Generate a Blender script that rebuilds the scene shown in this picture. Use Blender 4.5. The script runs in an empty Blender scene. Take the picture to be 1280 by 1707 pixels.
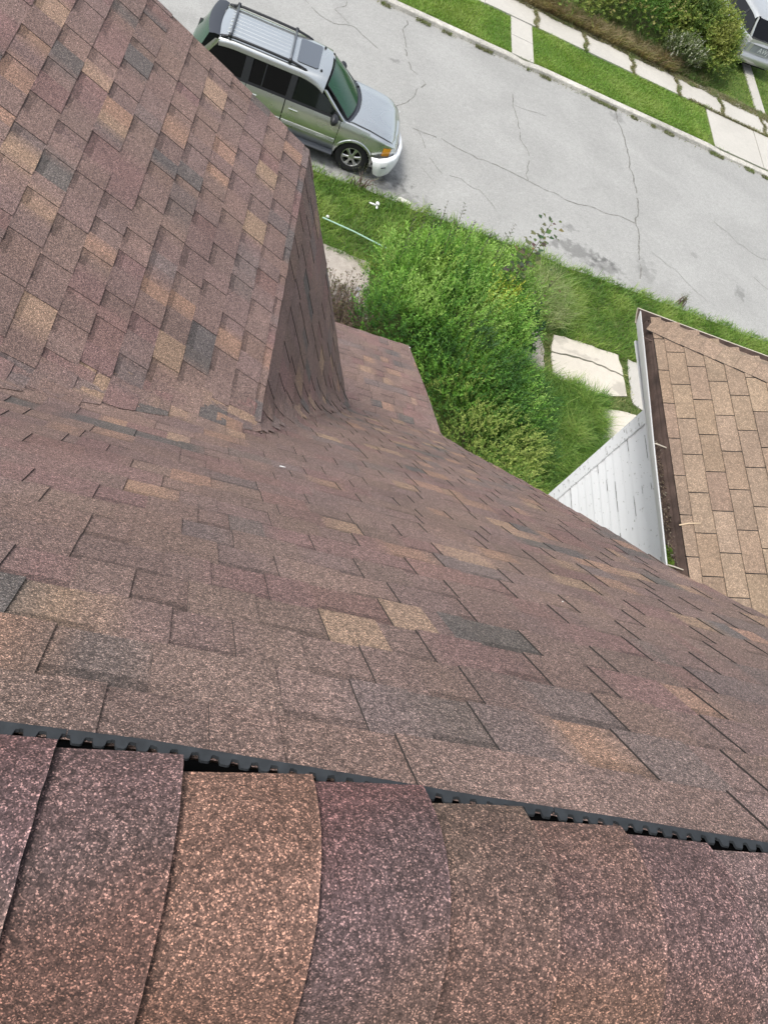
import bpy, bmesh, math, random
import numpy as np
from mathutils import Vector, Matrix, noise
R_ = math.radians
SC = bpy.context.scene

# ------------------------------------------------------------------ camera
CAM = Vector((-2.41268426, -17.22927505, 11.62694979))
cam_d = bpy.data.cameras.new('camera'); cam = bpy.data.objects.new('camera', cam_d); SC.collection.objects.link(cam)
rx = Vector((0.9293679877, 0.0657276321, 0.3632561864)); ry = Vector((0.2392695253, -0.8565928222, -0.4571638998)); rz = Vector((0.2811143413, 0.5117896202, -0.8118165506))
m = Matrix((rx, -ry, -rz)).transposed().to_4x4(); m.translation = CAM
cam.matrix_world = m
cam_d.sensor_fit = 'VERTICAL'; cam_d.sensor_height = 36.0; cam_d.lens = 1297.81 / 1707.0 * 36.0
cam_d.clip_start = 0.05; cam_d.clip_end = 2000
SC.camera = cam

# ------------------------------------------------------------------ sky, sun, exposure
SUN = Vector((-0.46, -0.10, 0.86)).normalized()      # direction towards the (veiled) sun
sun_el = math.asin(SUN.z); sun_az = math.atan2(SUN.x, SUN.y)
w = bpy.data.worlds.new('World'); SC.world = w; w.use_nodes = True
nt = w.node_tree; bg = nt.nodes['Background']
sky = nt.nodes.new('ShaderNodeTexSky'); sky.sky_type = 'NISHITA'; sky.sun_disc = False
sky.sun_elevation = sun_el; sky.sun_rotation = sun_az; sky.air_density = 1.0; sky.dust_density = 3.0; sky.ozone_density = 1.0
hs = nt.nodes.new('ShaderNodeHueSaturation'); hs.inputs['Saturation'].default_value = 0.42
nt.links.new(sky.outputs[0], hs.inputs['Color']); nt.links.new(hs.outputs[0], bg.inputs[0]); bg.inputs[1].default_value = 0.15
ld = bpy.data.lights.new('sun', 'SUN'); ld.energy = 1.5; ld.angle = R_(16); ld.color = (1.0, 0.965, 0.91)
sun = bpy.data.objects.new('sun', ld); SC.collection.objects.link(sun)
sun.rotation_euler = (-SUN).to_track_quat('-Z', 'Y').to_euler()
SC.view_settings.view_transform = 'Standard'; SC.view_settings.look = 'None'; SC.view_settings.gamma = 1
SC.view_settings.exposure = 0.75
SC.cycles.max_bounces = 6; SC.cycles.transparent_max_bounces = 8

rnd = random.Random(7)
def lerp(a, b, t): return a + (b - a) * t
def interp(tab, x):
    if x <= tab[0][0]: return tab[0][1]
    for a, b in zip(tab[:-1], tab[1:]):
        if x <= b[0]: return lerp(a[1], b[1], (x - a[0]) / (b[0] - a[0]))
    return tab[-1][1]
def W(x, y, z): return (CAM.x + x, CAM.y + y, CAM.z + z)

# ------------------------------------------------------------------ objects
def tag(o, label=None, cat=None, group=None, kind=None):
    if label: o['label'] = label
    if cat: o['category'] = cat
    if group: o['group'] = group
    if kind: o['kind'] = kind
    return o
def empty(name, loc, label, cat, group=None):
    o = bpy.data.objects.new(name, None); SC.collection.objects.link(o); o.location = loc; o.empty_display_size = .2
    return tag(o, label, cat, group)
def root_loc(p):
    v = Vector((0, 0, 0))
    while p is not None: v += p.location; p = p.parent
    return v
class MB:
    """collects faces; build() links them as ONE mesh object (coordinates given in world space)"""
    def __init__(s): s.v = []; s.f = []; s.c = []; s.m = []
    def vert(s, p): s.v.append((p[0], p[1], p[2])); return len(s.v) - 1
    def face(s, idx, col=(1, 1, 1), mi=0):
        s.f.append(tuple(idx)); s.m.append(mi)
        s.c.append([col] * len(idx) if not isinstance(col, list) else col)
    def poly(s, pts, col=(1, 1, 1), mi=0): s.face([s.vert(p) for p in pts], col, mi)
    def box(s, lo, hi, col=(1, 1, 1), mi=0, M=None):
        P = [Vector((x, y, z)) for z in (lo[2], hi[2]) for y in (lo[1], hi[1]) for x in (lo[0], hi[0])]
        if M is not None: P = [M @ p for p in P]
        i = [s.vert(p) for p in P]
        for q in ((0, 2, 3, 1), (4, 5, 7, 6), (0, 1, 5, 4), (2, 6, 7, 3), (0, 4, 6, 2), (1, 3, 7, 5)): s.face([i[k] for k in q], col, mi)
    def grid(s, P, col=(1, 1, 1), mi=0, closed=False):
        n = len(P); k = len(P[0]); I = [[s.vert(p) for p in r] for r in P]
        for a in range(n - 1):
            for b in range(k if closed else k - 1):
                b2 = (b + 1) % k
                s.face((I[a][b], I[a][b2], I[a + 1][b2], I[a + 1][b]), col, mi)
        return I
    def tube(s, pts, r, n=8, col=(1, 1, 1), mi=0, cap=True):
        pts = [Vector(p) for p in pts]; rs = r if isinstance(r, (list, tuple)) else [r] * len(pts); rows = []
        up = Vector((0, 0, 1))
        for i, p in enumerate(pts):
            d = (pts[min(i + 1, len(pts) - 1)] - pts[max(i - 1, 0)]).normalized()
            a = d.cross(up if abs(d.z) < .95 else Vector((1, 0, 0))).normalized(); b = d.cross(a)
            rows.append([p + (a * math.cos(t) + b * math.sin(t)) * rs[i] for t in [2 * math.pi * k / n for k in range(n)]])
        I = s.grid(rows, col, mi, closed=True)
        if cap: s.face(I[0][::-1], col, mi); s.face(I[-1], col, mi)
    def prism(s, poly, fn0, fn1, col=(1, 1, 1), mi=0):
        a = [s.vert(fn0(p)) for p in poly]; b = [s.vert(fn1(p)) for p in poly]; n = len(poly)
        s.face(a[::-1], col, mi); s.face(b, col, mi)
        for i in range(n): s.face((a[i], a[(i + 1) % n], b[(i + 1) % n], b[i]), col, mi)
    def build(s, name, mats, parent=None, smooth=False, post=None, auto=None):
        if not isinstance(mats, (list, tuple)): mats = [mats]
        off = root_loc(parent) if parent is not None else Vector((0, 0, 0))
        me = bpy.data.meshes.new(name)
        me.from_pydata(s.v, [], s.f)
        for mm in mats: me.materials.append(mm)
        me.polygons.foreach_set('material_index', s.m)
        ca = me.color_attributes.new('Col', 'FLOAT_COLOR', 'CORNER')
        flat = np.ones((sum(len(f) for f in s.f), 4), dtype=np.float32); flat[:, :3] = np.array([c for cs in s.c for c in cs], dtype=np.float32).reshape(-1, 3)
        ca.data.foreach_set('color', flat.ravel())
        if post:
            bm = bmesh.new(); bm.from_mesh(me); post(bm); bm.to_mesh(me); bm.free()
        if smooth: me.polygons.foreach_set('use_smooth', [True] * len(me.polygons))
        if auto is not None:
            me.polygons.foreach_set('use_smooth', [True] * len(me.polygons)); me.set_sharp_from_angle(angle=R_(auto))
        me.transform(Matrix.Translation(-off)); me.update()
        o = bpy.data.objects.new(name, me); SC.collection.objects.link(o)
        if parent is not None: o.parent = parent
        return o
def tri_mesh(name, V, T, C, mat, parent=None):
    """big triangle meshes (grass, leaves) from numpy arrays; C is a colour per vertex"""
    off = root_loc(parent) if parent is not None else Vector((0, 0, 0))
    V = np.asarray(V, dtype=np.float32) - np.array(off, dtype=np.float32); T = np.asarray(T, dtype=np.int32)
    me = bpy.data.meshes.new(name); me.vertices.add(len(V)); me.vertices.foreach_set('co', V.ravel())
    me.loops.add(T.size); me.loops.foreach_set('vertex_index', T.ravel())
    me.polygons.add(len(T)); me.polygons.foreach_set('loop_start', np.arange(0, T.size, 3, dtype=np.int32))
    me.polygons.foreach_set('loop_total', np.full(len(T), 3, dtype=np.int32))
    me.update(calc_edges=True)
    ca = me.color_attributes.new('Col', 'FLOAT_COLOR', 'POINT'); c4 = np.ones((len(V), 4), dtype=np.float32); c4[:, :3] = C
    ca.data.foreach_set('color', c4.ravel()); me.materials.append(mat); me.validate()
    o = bpy.data.objects.new(name, me); SC.collection.objects.link(o)
    if parent is not None: o.parent = parent
    return o

# ------------------------------------------------------------------ materials
def mat_base(name):
    mm = bpy.data.materials.new(name); mm.use_nodes = True; n = mm.node_tree; b = n.nodes['Principled BSDF']; return mm, n, b
def N(n, t, **k):
    x = n.nodes.new(t)
    for a, v in k.items(): setattr(x, a, v)
    return x
def plain(name, col, rough=.6, metal=0., spec=.5, var=.0, vscale=8., coat=0., bump=0., bscale=40.):
    mm, n, b = mat_base(name)
    b.inputs['Base Color'].default_value = (*col, 1); b.inputs['Roughness'].default_value = rough; b.inputs['Metallic'].default_value = metal
    b.inputs['Specular IOR Level'].default_value = spec; b.inputs['Coat Weight'].default_value = coat; b.inputs['Coat Roughness'].default_value = .08
    tc = N(n, 'ShaderNodeTexCoord')
    if var:
        no = N(n, 'ShaderNodeTexNoise'); no.inputs['Scale'].default_value = vscale; no.inputs['Detail'].default_value = 6
        mr = N(n, 'ShaderNodeMapRange'); mr.inputs['From Min'].default_value = .3; mr.inputs['From Max'].default_value = .7
        mr.inputs['To Min'].default_value = 1 - var; mr.inputs['To Max'].default_value = 1 + var
        mx = N(n, 'ShaderNodeVectorMath', operation='SCALE'); mx.inputs[0].default_value = col
        n.links.new(tc.outputs['Object'], no.inputs['Vector']); n.links.new(no.outputs['Fac'], mr.inputs['Value']); n.links.new(mr.outputs[0], mx.inputs['Scale']); n.links.new(mx.outputs[0], b.inputs['Base Color'])
    if bump:
        no = N(n, 'ShaderNodeTexNoise'); no.inputs['Scale'].default_value = bscale; no.inputs['Detail'].default_value = 5
        bp = N(n, 'ShaderNodeBump'); bp.inputs['Strength'].default_value = bump; bp.inputs['Distance'].default_value = .01
        n.links.new(tc.outputs['Object'], no.inputs['Vector']); n.links.new(no.outputs['Fac'], bp.inputs['Height']); n.links.new(bp.outputs[0], b.inputs['Normal'])
    return mm
def granule(name, sizes=(780., 240., 70.), amp=(1.0, .35, .12), gain=1.0, bump=.5):
    """mineral granules: attribute colour times random cells"""
    mm, n, b = mat_base(name); L = n.links.new
    at = N(n, 'ShaderNodeAttribute', attribute_name='Col'); tc = N(n, 'ShaderNodeTexCoord')
    v1 = N(n, 'ShaderNodeTexVoronoi'); v1.inputs['Scale'].default_value = sizes[0]
    v2 = N(n, 'ShaderNodeTexVoronoi'); v2.inputs['Scale'].default_value = sizes[1]
    n3 = N(n, 'ShaderNodeTexNoise'); n3.inputs['Scale'].default_value = sizes[2]; n3.inputs['Detail'].default_value = 4
    n4 = N(n, 'ShaderNodeTexNoise'); n4.inputs['Scale'].default_value = 2.2; n4.inputs['Detail'].default_value = 5
    for x in (v1, v2, n3, n4): L(tc.outputs['Object'], x.inputs['Vector'])
    s1 = N(n, 'ShaderNodeSeparateColor'); L(v1.outputs['Color'], s1.inputs[0])
    s2 = N(n, 'ShaderNodeSeparateColor'); L(v2.outputs['Color'], s2.inputs[0])
    r = N(n, 'ShaderNodeValToRGB'); L(s1.outputs[0], r.inputs[0]); e = r.color_ramp.elements
    e[0].position = 0; e[0].color = (.34, .34, .34, 1); e[1].position = 1; e[1].color = (3.3, 3.05, 2.8, 1)
    for p, c in ((.42, (.60, .59, .58, 1)), (.74, (.90, .89, .89, 1)), (.88, (1.6, 1.52, 1.45, 1))):
        q = e.new(p); q.color = c
    def mr(src, a, bb, lo=0., hi=1.):
        x = N(n, 'ShaderNodeMapRange'); x.inputs['From Min'].default_value = lo; x.inputs['From Max'].default_value = hi
        x.inputs['To Min'].default_value = a; x.inputs['To Max'].default_value = bb; L(src, x.inputs['Value']); return x.outputs[0]
    def mulc(a, bsock):
        x = N(n, 'ShaderNodeVectorMath', operation='MULTIPLY'); L(a, x.inputs[0]); L(bsock, x.inputs[1]); return x.outputs[0]
    def scl(a, s):
        x = N(n, 'ShaderNodeVectorMath', operation='SCALE'); L(a, x.inputs[0]); L(s, x.inputs['Scale']); return x.outputs[0]
    mx = N(n, 'ShaderNodeMix', data_type='RGBA'); mx.inputs[0].default_value = amp[0]; mx.inputs[6].default_value = (1, 1, 1, 1); L(r.outputs[0], mx.inputs[7])
    c = mulc(at.outputs['Color'], mx.outputs[2])
    c = scl(c, mr(s2.outputs[1], gain * (1 - amp[1]), gain * (1 + amp[1]))); c = scl(c, mr(n3.outputs['Fac'], 1 - amp[2], 1 + amp[2], .3, .7)); c = scl(c, mr(n4.outputs['Fac'], .86, 1.14, .3, .7))
    L(c, b.inputs['Base Color']); b.inputs['Roughness'].default_value = .82; b.inputs['Specular IOR Level'].default_value = .35
    bp = N(n, 'ShaderNodeBump'); bp.inputs['Strength'].default_value = bump; bp.inputs['Distance'].default_value = .0012
    L(s1.outputs[1], bp.inputs['Height']); L(bp.outputs[0], b.inputs['Normal'])
    return mm
M = {}
M['granule'] = granule('granule_shingle')
M['granule_tan'] = granule('granule_shingle_tan', sizes=(300., 120., 30.), amp=(.38, .18, .12), bump=.3)
M['cut'] = plain('asphalt_cut_edge', (.038, .033, .031), .9)
M['plastic'] = plain('vent_plastic', (.030, .034, .038), .6, spec=.3, var=.25, vscale=60)
M['void'] = plain('vent_baffle_black', (.003, .003, .003), 1., spec=0.)
M['white_trim'] = plain('white_trim_paint', (.74, .75, .75), .5, var=.05)
M['siding_tan'] = plain('tan_vinyl_siding', (.42, .38, .31), .6, var=.05)

# ------------------------------------------------------------------ laminated shingles
PAL = [((.208, .146, .132), 32), ((.226, .158, .137), 20), ((.218, .140, .129), 14), ((.186, .144, .134), 12), ((.142, .124, .118), 8), ((.315, .220, .162), 10), ((.305, .198, .150), 10)]
PB = [c for c, k in PAL for _ in range(k)]
def jit(c, r, a=.07):
    f = 1 + r.uniform(-a, a); return (c[0] * f * (1 + r.uniform(-.02, .02)), c[1] * f, c[2] * f * (1 + r.uniform(-.03, .03)))
def laminate(fr, u0, u1, v0, v1, expo, seed, cell=.07, hi=.0064, lo=.0028, gain=1.0):
    """courses of random-width laminated tabs on the surface fr(u, v, h)"""
    r = random.Random(seed); mb = MB(); v = v0
    while v < v1 - 1e-4:
        vB = min(v + expo, v1); u = u0 - r.uniform(0, .2); raised = r.random() < .5
        tiles = []
        prev = r.choice(PB)
        while u < u1:
            wd = r.uniform(.082, .172) if raised else r.uniform(.072, .155)
            if r.random() < .07: wd *= .45
            if r.random() < .5: c = r.choice(PB)
            elif r.random() < .6: c = r.choice(PB[:64])
            else: c = prev if prev[0] < .3 else r.choice(PB[:52])
            tiles.append((max(u, u0), min(u + wd, u1), raised if r.random() < .93 else not raised, jit(c, r))); prev = c
            u += wd; raised = not raised
        tiles = [t for t in tiles if t[1] - t[0] > .004]
        for i, (a, bq, rs, c) in enumerate(tiles):
            nu = max(1, int(math.ceil((bq - a) / cell)))
            hA = .0028 if rs else 0.; hB = hi if rs else lo
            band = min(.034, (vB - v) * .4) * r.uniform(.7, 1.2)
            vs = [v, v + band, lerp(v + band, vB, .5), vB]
            cL = c; cR = c
            if i > 0 and r.random() < .4: cL = tuple(lerp(x, y, .55) for x, y in zip(c, tiles[i - 1][3]))
            if i + 1 < len(tiles) and r.random() < .4: cR = tuple(lerp(x, y, .55) for x, y in zip(c, tiles[i + 1][3]))
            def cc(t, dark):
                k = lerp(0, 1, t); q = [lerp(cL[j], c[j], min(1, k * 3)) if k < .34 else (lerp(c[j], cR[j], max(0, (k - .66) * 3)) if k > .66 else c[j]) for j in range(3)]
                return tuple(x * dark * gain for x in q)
            us = [lerp(a, bq, j / nu) for j in range(nu + 1)]
            rows = []
            for q in vs:
                h = lerp(hA, hB, (q - v) / max(vB - v, 1e-5)); rows.append([mb.vert(fr(x, q, h)) for x in us])
            for k in range(3):
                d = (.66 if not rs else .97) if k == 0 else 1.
                for j in range(nu):
                    t0 = j / nu; t1 = (j + 1) / nu
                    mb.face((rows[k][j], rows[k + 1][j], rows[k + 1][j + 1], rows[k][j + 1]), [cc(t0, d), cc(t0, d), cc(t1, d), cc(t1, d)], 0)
            low = [mb.vert(fr(x, vB, -.004)) for x in us]
            for j in range(nu): mb.face((rows[3][j], low[j], low[j + 1], rows[3][j + 1]), (1, 1, 1), 1)
            if rs:
                for e, x in ((0, us[0]), (nu, us[-1])):
                    lowp = [mb.vert(fr(x, q, -.003)) for q in vs]
                    for k in range(3): mb.face((rows[k][e], rows[k + 1][e], lowp[k + 1], lowp[k]), (1, 1, 1), 1)
        v += expo
    return mb

# ------------------------------------------------------------------ our house: profile of the main slope (X extruded), wing (Y extruded); relative to CAM
PR = [(.052, -.692), (1.616, -2.459), (1.737, -2.590), (2.142, -3.005), (2.609, -3.494), (2.948, -3.850), (3.33, -4.262), (3.763, -4.729), (4.25, -5.229), (4.81, -5.505), (5.39, -5.806), (6.172, -6.23)]
SL = [0.]
for a, b in zip(PR[:-1], PR[1:]): SL.append(SL[-1] + math.hypot(b[0] - a[0], b[1] - a[1]))
V_KINK = SL[8]; V_EAVE = SL[-1]
def pmain(v):
    for i in range(len(SL) - 1):
        if v <= SL[i + 1] or i == len(SL) - 2:
            t = (v - SL[i]) / (SL[i + 1] - SL[i]); a, b = PR[i], PR[i + 1]
            d = Vector((0, b[0] - a[0], b[1] - a[1])).normalized(); return lerp(a[0], b[0], t), lerp(a[1], b[1], t), Vector((0, -d.z, d.y))
def fr_main(u, v, h):
    y, z, n = pmain(v); return W(u, y + n.y * h, z + n.z * h)
def zmain(y):
    if y <= PR[0][0]: return PR[0][1] - (PR[0][0] - y) * 1.13
    for a, b in zip(PR[:-1], PR[1:]):
        if y <= b[0]: return lerp(a[1], b[1], (y - a[0]) / (b[0] - a[0]))
    return PR[-1][1] - (y - PR[-1][0]) * .55
XB, ZB, YF = .39, -3.08, 4.39           # break line of the wing, front rake
T1, T2 = math.tan(R_(27.2)), math.tan(R_(65.6))
XR = -3.2                               # wing ridge
def zwing(x):
    x = x if x > XR else 2 * XR - x
    return ZB + (XB - x) * T1 if x < XB else ZB - (x - XB) * T2
def bend(bm, own):
    """woven valleys: both roof planes run over one smooth saddle near their intersection"""
    for v in bm.verts:
        x, y = v.co.x - CAM.x, v.co.y - CAM.y
        a, b = zmain(y), zwing(x); kk = .20 if x < XB else .34
        if x > XB: kk = lerp(.2, .34, min(1, (x - XB) / .2))
        d = abs(a - b); f = 1 - max(0, min(1, (y - (YF - .12)) / .12))
        if x < XR: f = 0
        if d < kk and f > 0: v.co.z += f * (max(a, b) + kk / 4 * (1 - d / kk) ** 2 - (a if own == 'm' else b))
def cutter(p, q, keep_sign, shift=0.):
    """vertical plane through p and q (rel. XY); keeps the side where sign matches"""
    d = Vector((q[0] - p[0], q[1] - p[1], 0)).normalized(); n = Vector((-d.y, d.x, 0)) * keep_sign
    co = Vector(W(p[0], p[1], 0)) + n * shift
    def f(bm):
        bmesh.ops.bisect_plane(bm, geom=bm.verts[:] + bm.edges[:] + bm.faces[:], dist=1e-6, plane_co=co, plane_no=n, clear_inner=True)
    return f
def ysolve(x):
    lo, hi = .052, 6.1; zt = zwing(x)
    for _ in range(40):
        mid = (lo + hi) / 2
        if zmain(mid) > zt: lo = mid
        else: hi = mid
    return lo
VP = (XB, ysolve(XB)); VL = (-2.6, ysolve(-2.6)); xk = XB
while ysolve(xk) < 4.36 and xk < 2: xk += .01
VR = (xk, ysolve(xk))

LIPS = [(-.084, .0398), (.051, .0315), (.255, .037), (.426, .0425), (.621, .0430), (.833, .0495), (1.4, .040)]
house = empty('shingled_house', W(-3, -2, 0)[:2] + (0.1,), 'house under the camera roofed in brown, mauve and tan laminated shingles', 'house')
def trim_main(bm):
    # the wing covers the main slope left of the valleys: drop what lies well under it
    dead = []
    for f in bm.faces:
        c = f.calc_center_median(); x, y = c.x - CAM.x, c.y - CAM.y
        if (y < YF and zwing(x) > zmain(y) + .25) or y < .14: dead.append(f)
    bmesh.ops.delete(bm, geom=dead, context='FACES')
    bmesh.ops.bisect_plane(bm, geom=bm.verts[:] + bm.edges[:] + bm.faces[:], dist=1e-6, plane_co=W(0, .165, 0), plane_no=(0, 1, 0), clear_inner=True)
    for v in bm.verts:
        lim = CAM.y + .204 - .663 * interp(LIPS, v.co.x - CAM.x) - .002
        if v.co.y < lim: v.co.z -= (lim - v.co.y) * 1.13; v.co.y = lim
    bend(bm, 'm')
mb = laminate(fr_main, -3.3, 2.3, .1695, V_EAVE, .1475, 11, cell=.06)
mb.build('main_roof', [M['granule'], M['cut']], house, post=trim_main)
main_roof = bpy.data.objects['main_roof']
# wing, gentle upper slope: u runs along +Y, v down towards +X
c1, s1 = math.cos(math.atan(T1)), math.sin(math.atan(T1))
def fr_w1(u, v, h):
    x = v * c1; return W(x + s1 * h, u, ZB + (XB - x) * T1 + c1 * h)
vb = XB / c1
mb = laminate(lambda u, v, h: fr_w1(YF - u, v, h), 0, YF - .6, -.729 - .1405 * 17, vb + .004, .1405, 23, cell=.06)
def post_w1(bm):
    cutter(VL, VP, 1, -.075)(bm); bend(bm, 'w')
wing_up = mb.build('wing_roof', [M['granule'], M['cut']], house, post=post_w1)
c2, s2 = math.cos(math.atan(T2)), math.sin(math.atan(T2))
def fr_w2(u, v, h):
    return W(XB + v * c2 + s2 * h, u, ZB - v * s2 + c2 * h)
mb = laminate(lambda u, v, h: fr_w2(YF - u, v, h), 0, YF - VP[1] + .4, 0, 2.75, .185, 31, cell=.05, gain=1.12, hi=.0065, lo=.003)  # gain lightens the same shingle colours to offset the shade on this face
def post_w2(bm):
    dead = []
    for f in bm.faces:
        c = f.calc_center_median(); x, y = c.x - CAM.x, c.y - CAM.y
        if zmain(y) > zwing(x) + .13: dead.append(f)
    bmesh.ops.delete(bm, geom=dead, context='FACES'); bend(bm, 'w')
mb.build('steep_slope', [M['granule'], M['cut']], wing_up, post=post_w2)
# hidden mirror side of the wing, its gable wall, main back slope, walls
mb = MB(); cb = (.15, .11, .10)
a = W(XR, YF, zwing(XR)); b = W(XR, .2, zwing(XR)); c = W(2 * XR - XB, .2, ZB); d = W(2 * XR - XB, YF, ZB)
mb.poly([a, b, c, d], cb); e = W(2 * XR - XB - 1.1, .2, ZB - 1.1 * T2); g = W(2 * XR - XB - 1.1, YF, ZB - 1.1 * T2); mb.poly([d, c, e, g], cb)
mb.build('far_slope', M['granule'], wing_up)
mb = MB()
mb.poly([W(-9, -.10, -.862), W(2.3, -.10, -.862), W(2.3, -5.0, -6.40), W(-9, -5.0, -6.40)], cb)
mb.poly([W(-9, .204, -.87), W(-9, 6.17, -6.40), W(-3.3, 6.17, -6.24), W(-3.3, .204, -.87)], cb)
mb.build('back_slope', M['granule'], main_roof)
gz = .1 - CAM.z
mb = MB()
gp = [(-8.8, 5.75), (-8.8, -4.7), (2.05, -4.7), (2.05, 5.75)]
prof = [(-4.7, gz), (5.75, gz), (5.75, -6.12)] + [(y, z - .06) for y, z in PR[::-1][1:-1]] + [(.2, -.96), (-.1, -.96), (-4.7, -6.2)]
mb.prism(prof, lambda p: W(-8.8, p[0], p[1]), lambda p: W(2.02, p[0], p[1]))
mb.build('wall', M['siding_tan'], house)
mb = MB()
gab = [(2 * XR - XB - .9, ZB - .95 * T2 - .05), (1.25, ZB - .95 * T2 - .05), (XB - .02, ZB - .06), (XR, zwing(XR) - .06), (2 * XR - XB + .02, ZB - .06)]
mb.prism(gab, lambda p: W(p[0], 4.12, p[1]), lambda p: W(p[0], 4.22, p[1]))
mb.build('gable_wall', M['siding_tan'], house)
# rake boards, fascia, gutter
mb = MB()
rk = [(.19, -.86)] + [(y, z) for y, z in PR[1:]]
for a, b in zip(rk[:-1], rk[1:]):
    mb.poly([W(2.27, a[0], a[1] - .006), W(2.27, b[0], b[1] - .006), W(2.27, b[0], b[1] - .15), W(2.27, a[0], a[1] - .15)])
    mb.poly([W(2.02, a[0], a[1] - .15), W(2.02, b[0], b[1] - .15), W(2.27, b[0], b[1] - .15), W(2.27, a[0], a[1] - .15)])
for (xa, za), (xb_, zb_) in (((XB, ZB), (1.62, ZB - (1.62 - XB) * T2)), ((XR, zwing(XR)), (XB, ZB))):
    mb.poly([W(xa, YF - .02, za - .012), W(xb_, YF - .02, zb_ - .012), W(xb_, YF - .02, zb_ - .16), W(xa, YF - .02, za - .16)])
    mb.poly([W(xa, 4.2, za - .1), W(xb_, 4.2, zb_ - .1), W(xb_, YF - .02, zb_ - .1), W(xa, YF - .02, za - .1)])
mb.build('rake_board', M['white_trim'], house)
mb = MB()
gs = [(0, 0), (0, -.11), (.03, -.125), (.085, -.12), (.11, -.04), (.115, 0), (.108, 0), (.10, -.04), (.08, -.11), (.012, -.11), (.006, 0)]
mb.prism(gs, lambda p: W(-8.9, 6.10 + p[0] - .02, -6.262 + p[1]), lambda p: W(2.335, 6.10 + p[0] - .02, -6.262 + p[1]))
mb.build('gutter', M['white_trim'], house)

# ------------------------------------------------------------------ ridge vent and ridge caps
def cap_path(t):
    """t from outer edge (0) over the apex (.168) down the back; returns y, z, normal"""
    n1 = Vector((0, .749, .663)); n2 = Vector((0, -.749, .663)); L = .168; rr = .163
    if t < L - rr: y, z, n = .163 - .663 * t, -.772 + .749 * t, n1
    elif t > L + rr:
        q = t - L; y, z, n = .0516 - .663 * q, -.646 - .749 * q, n2
    else:
        k = (t - (L - rr)) / (2 * rr)
        p0 = Vector((0, .163 - .663 * (L - rr), -.772 + .749 * (L - rr))); p1 = Vector((0, .0516, -.646)); p2 = Vector((0, .0516 - .663 * rr, -.646 - .749 * rr))
        p = p0 * (1 - k) ** 2 + p1 * 2 * k * (1 - k) + p2 * k * k; y, z = p.y, p.z; n = n1.lerp(n2, k).normalized()
    return y, z, n
seams = [-.026, .085, .211, .333, .444, .562, .672]
caps = []
x = seams[0]
left = []
while x > -8.9: x -= .121; left.append(x)
seams = left[::-1] + seams; x = seams[-1]
while x < 2.25: x += .1205; seams.append(min(x, 2.3))
i0 = seams.index(-.026)
MAR, MAV, BRN, TAN, DRK, RED = (.175, .098, .096), (.175, .120, .115), (.178, .120, .100), (.218, .128, .097), (.140, .105, .095), (.175, .102, .083)
special = {i0 - 1: (MAR, (.13, .085, .085), BRN, (.013, .011)), i0: ((.150, .096, .094), (.120, .080, .074), (.138, .076, .060), (.012, .005)), i0 + 1: (TAN, (.190, .110, .083), (.148, .080, .058), (.0215, .005)), i0 + 2: ((.160, .086, .084), (.118, .078, .078), (.135, .085, .070), (.006, -.007)), i0 + 3: ((.160, .112, .086), (.138, .090, .076), (.132, .078, .062), (.0135, .006)), i0 + 4: ((.158, .098, .082), (.132, .082, .074), (.158, .092, .068), (.019, .0157)), i0 + 5: ((.140, .090, .088), (.125, .080, .077), (.128, .076, .064), (.018, .024)), i0 + 6: (MAV, (.13, .09, .085), RED, (.026, .022))}
mb = MB(); rc = random.Random(5)
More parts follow.
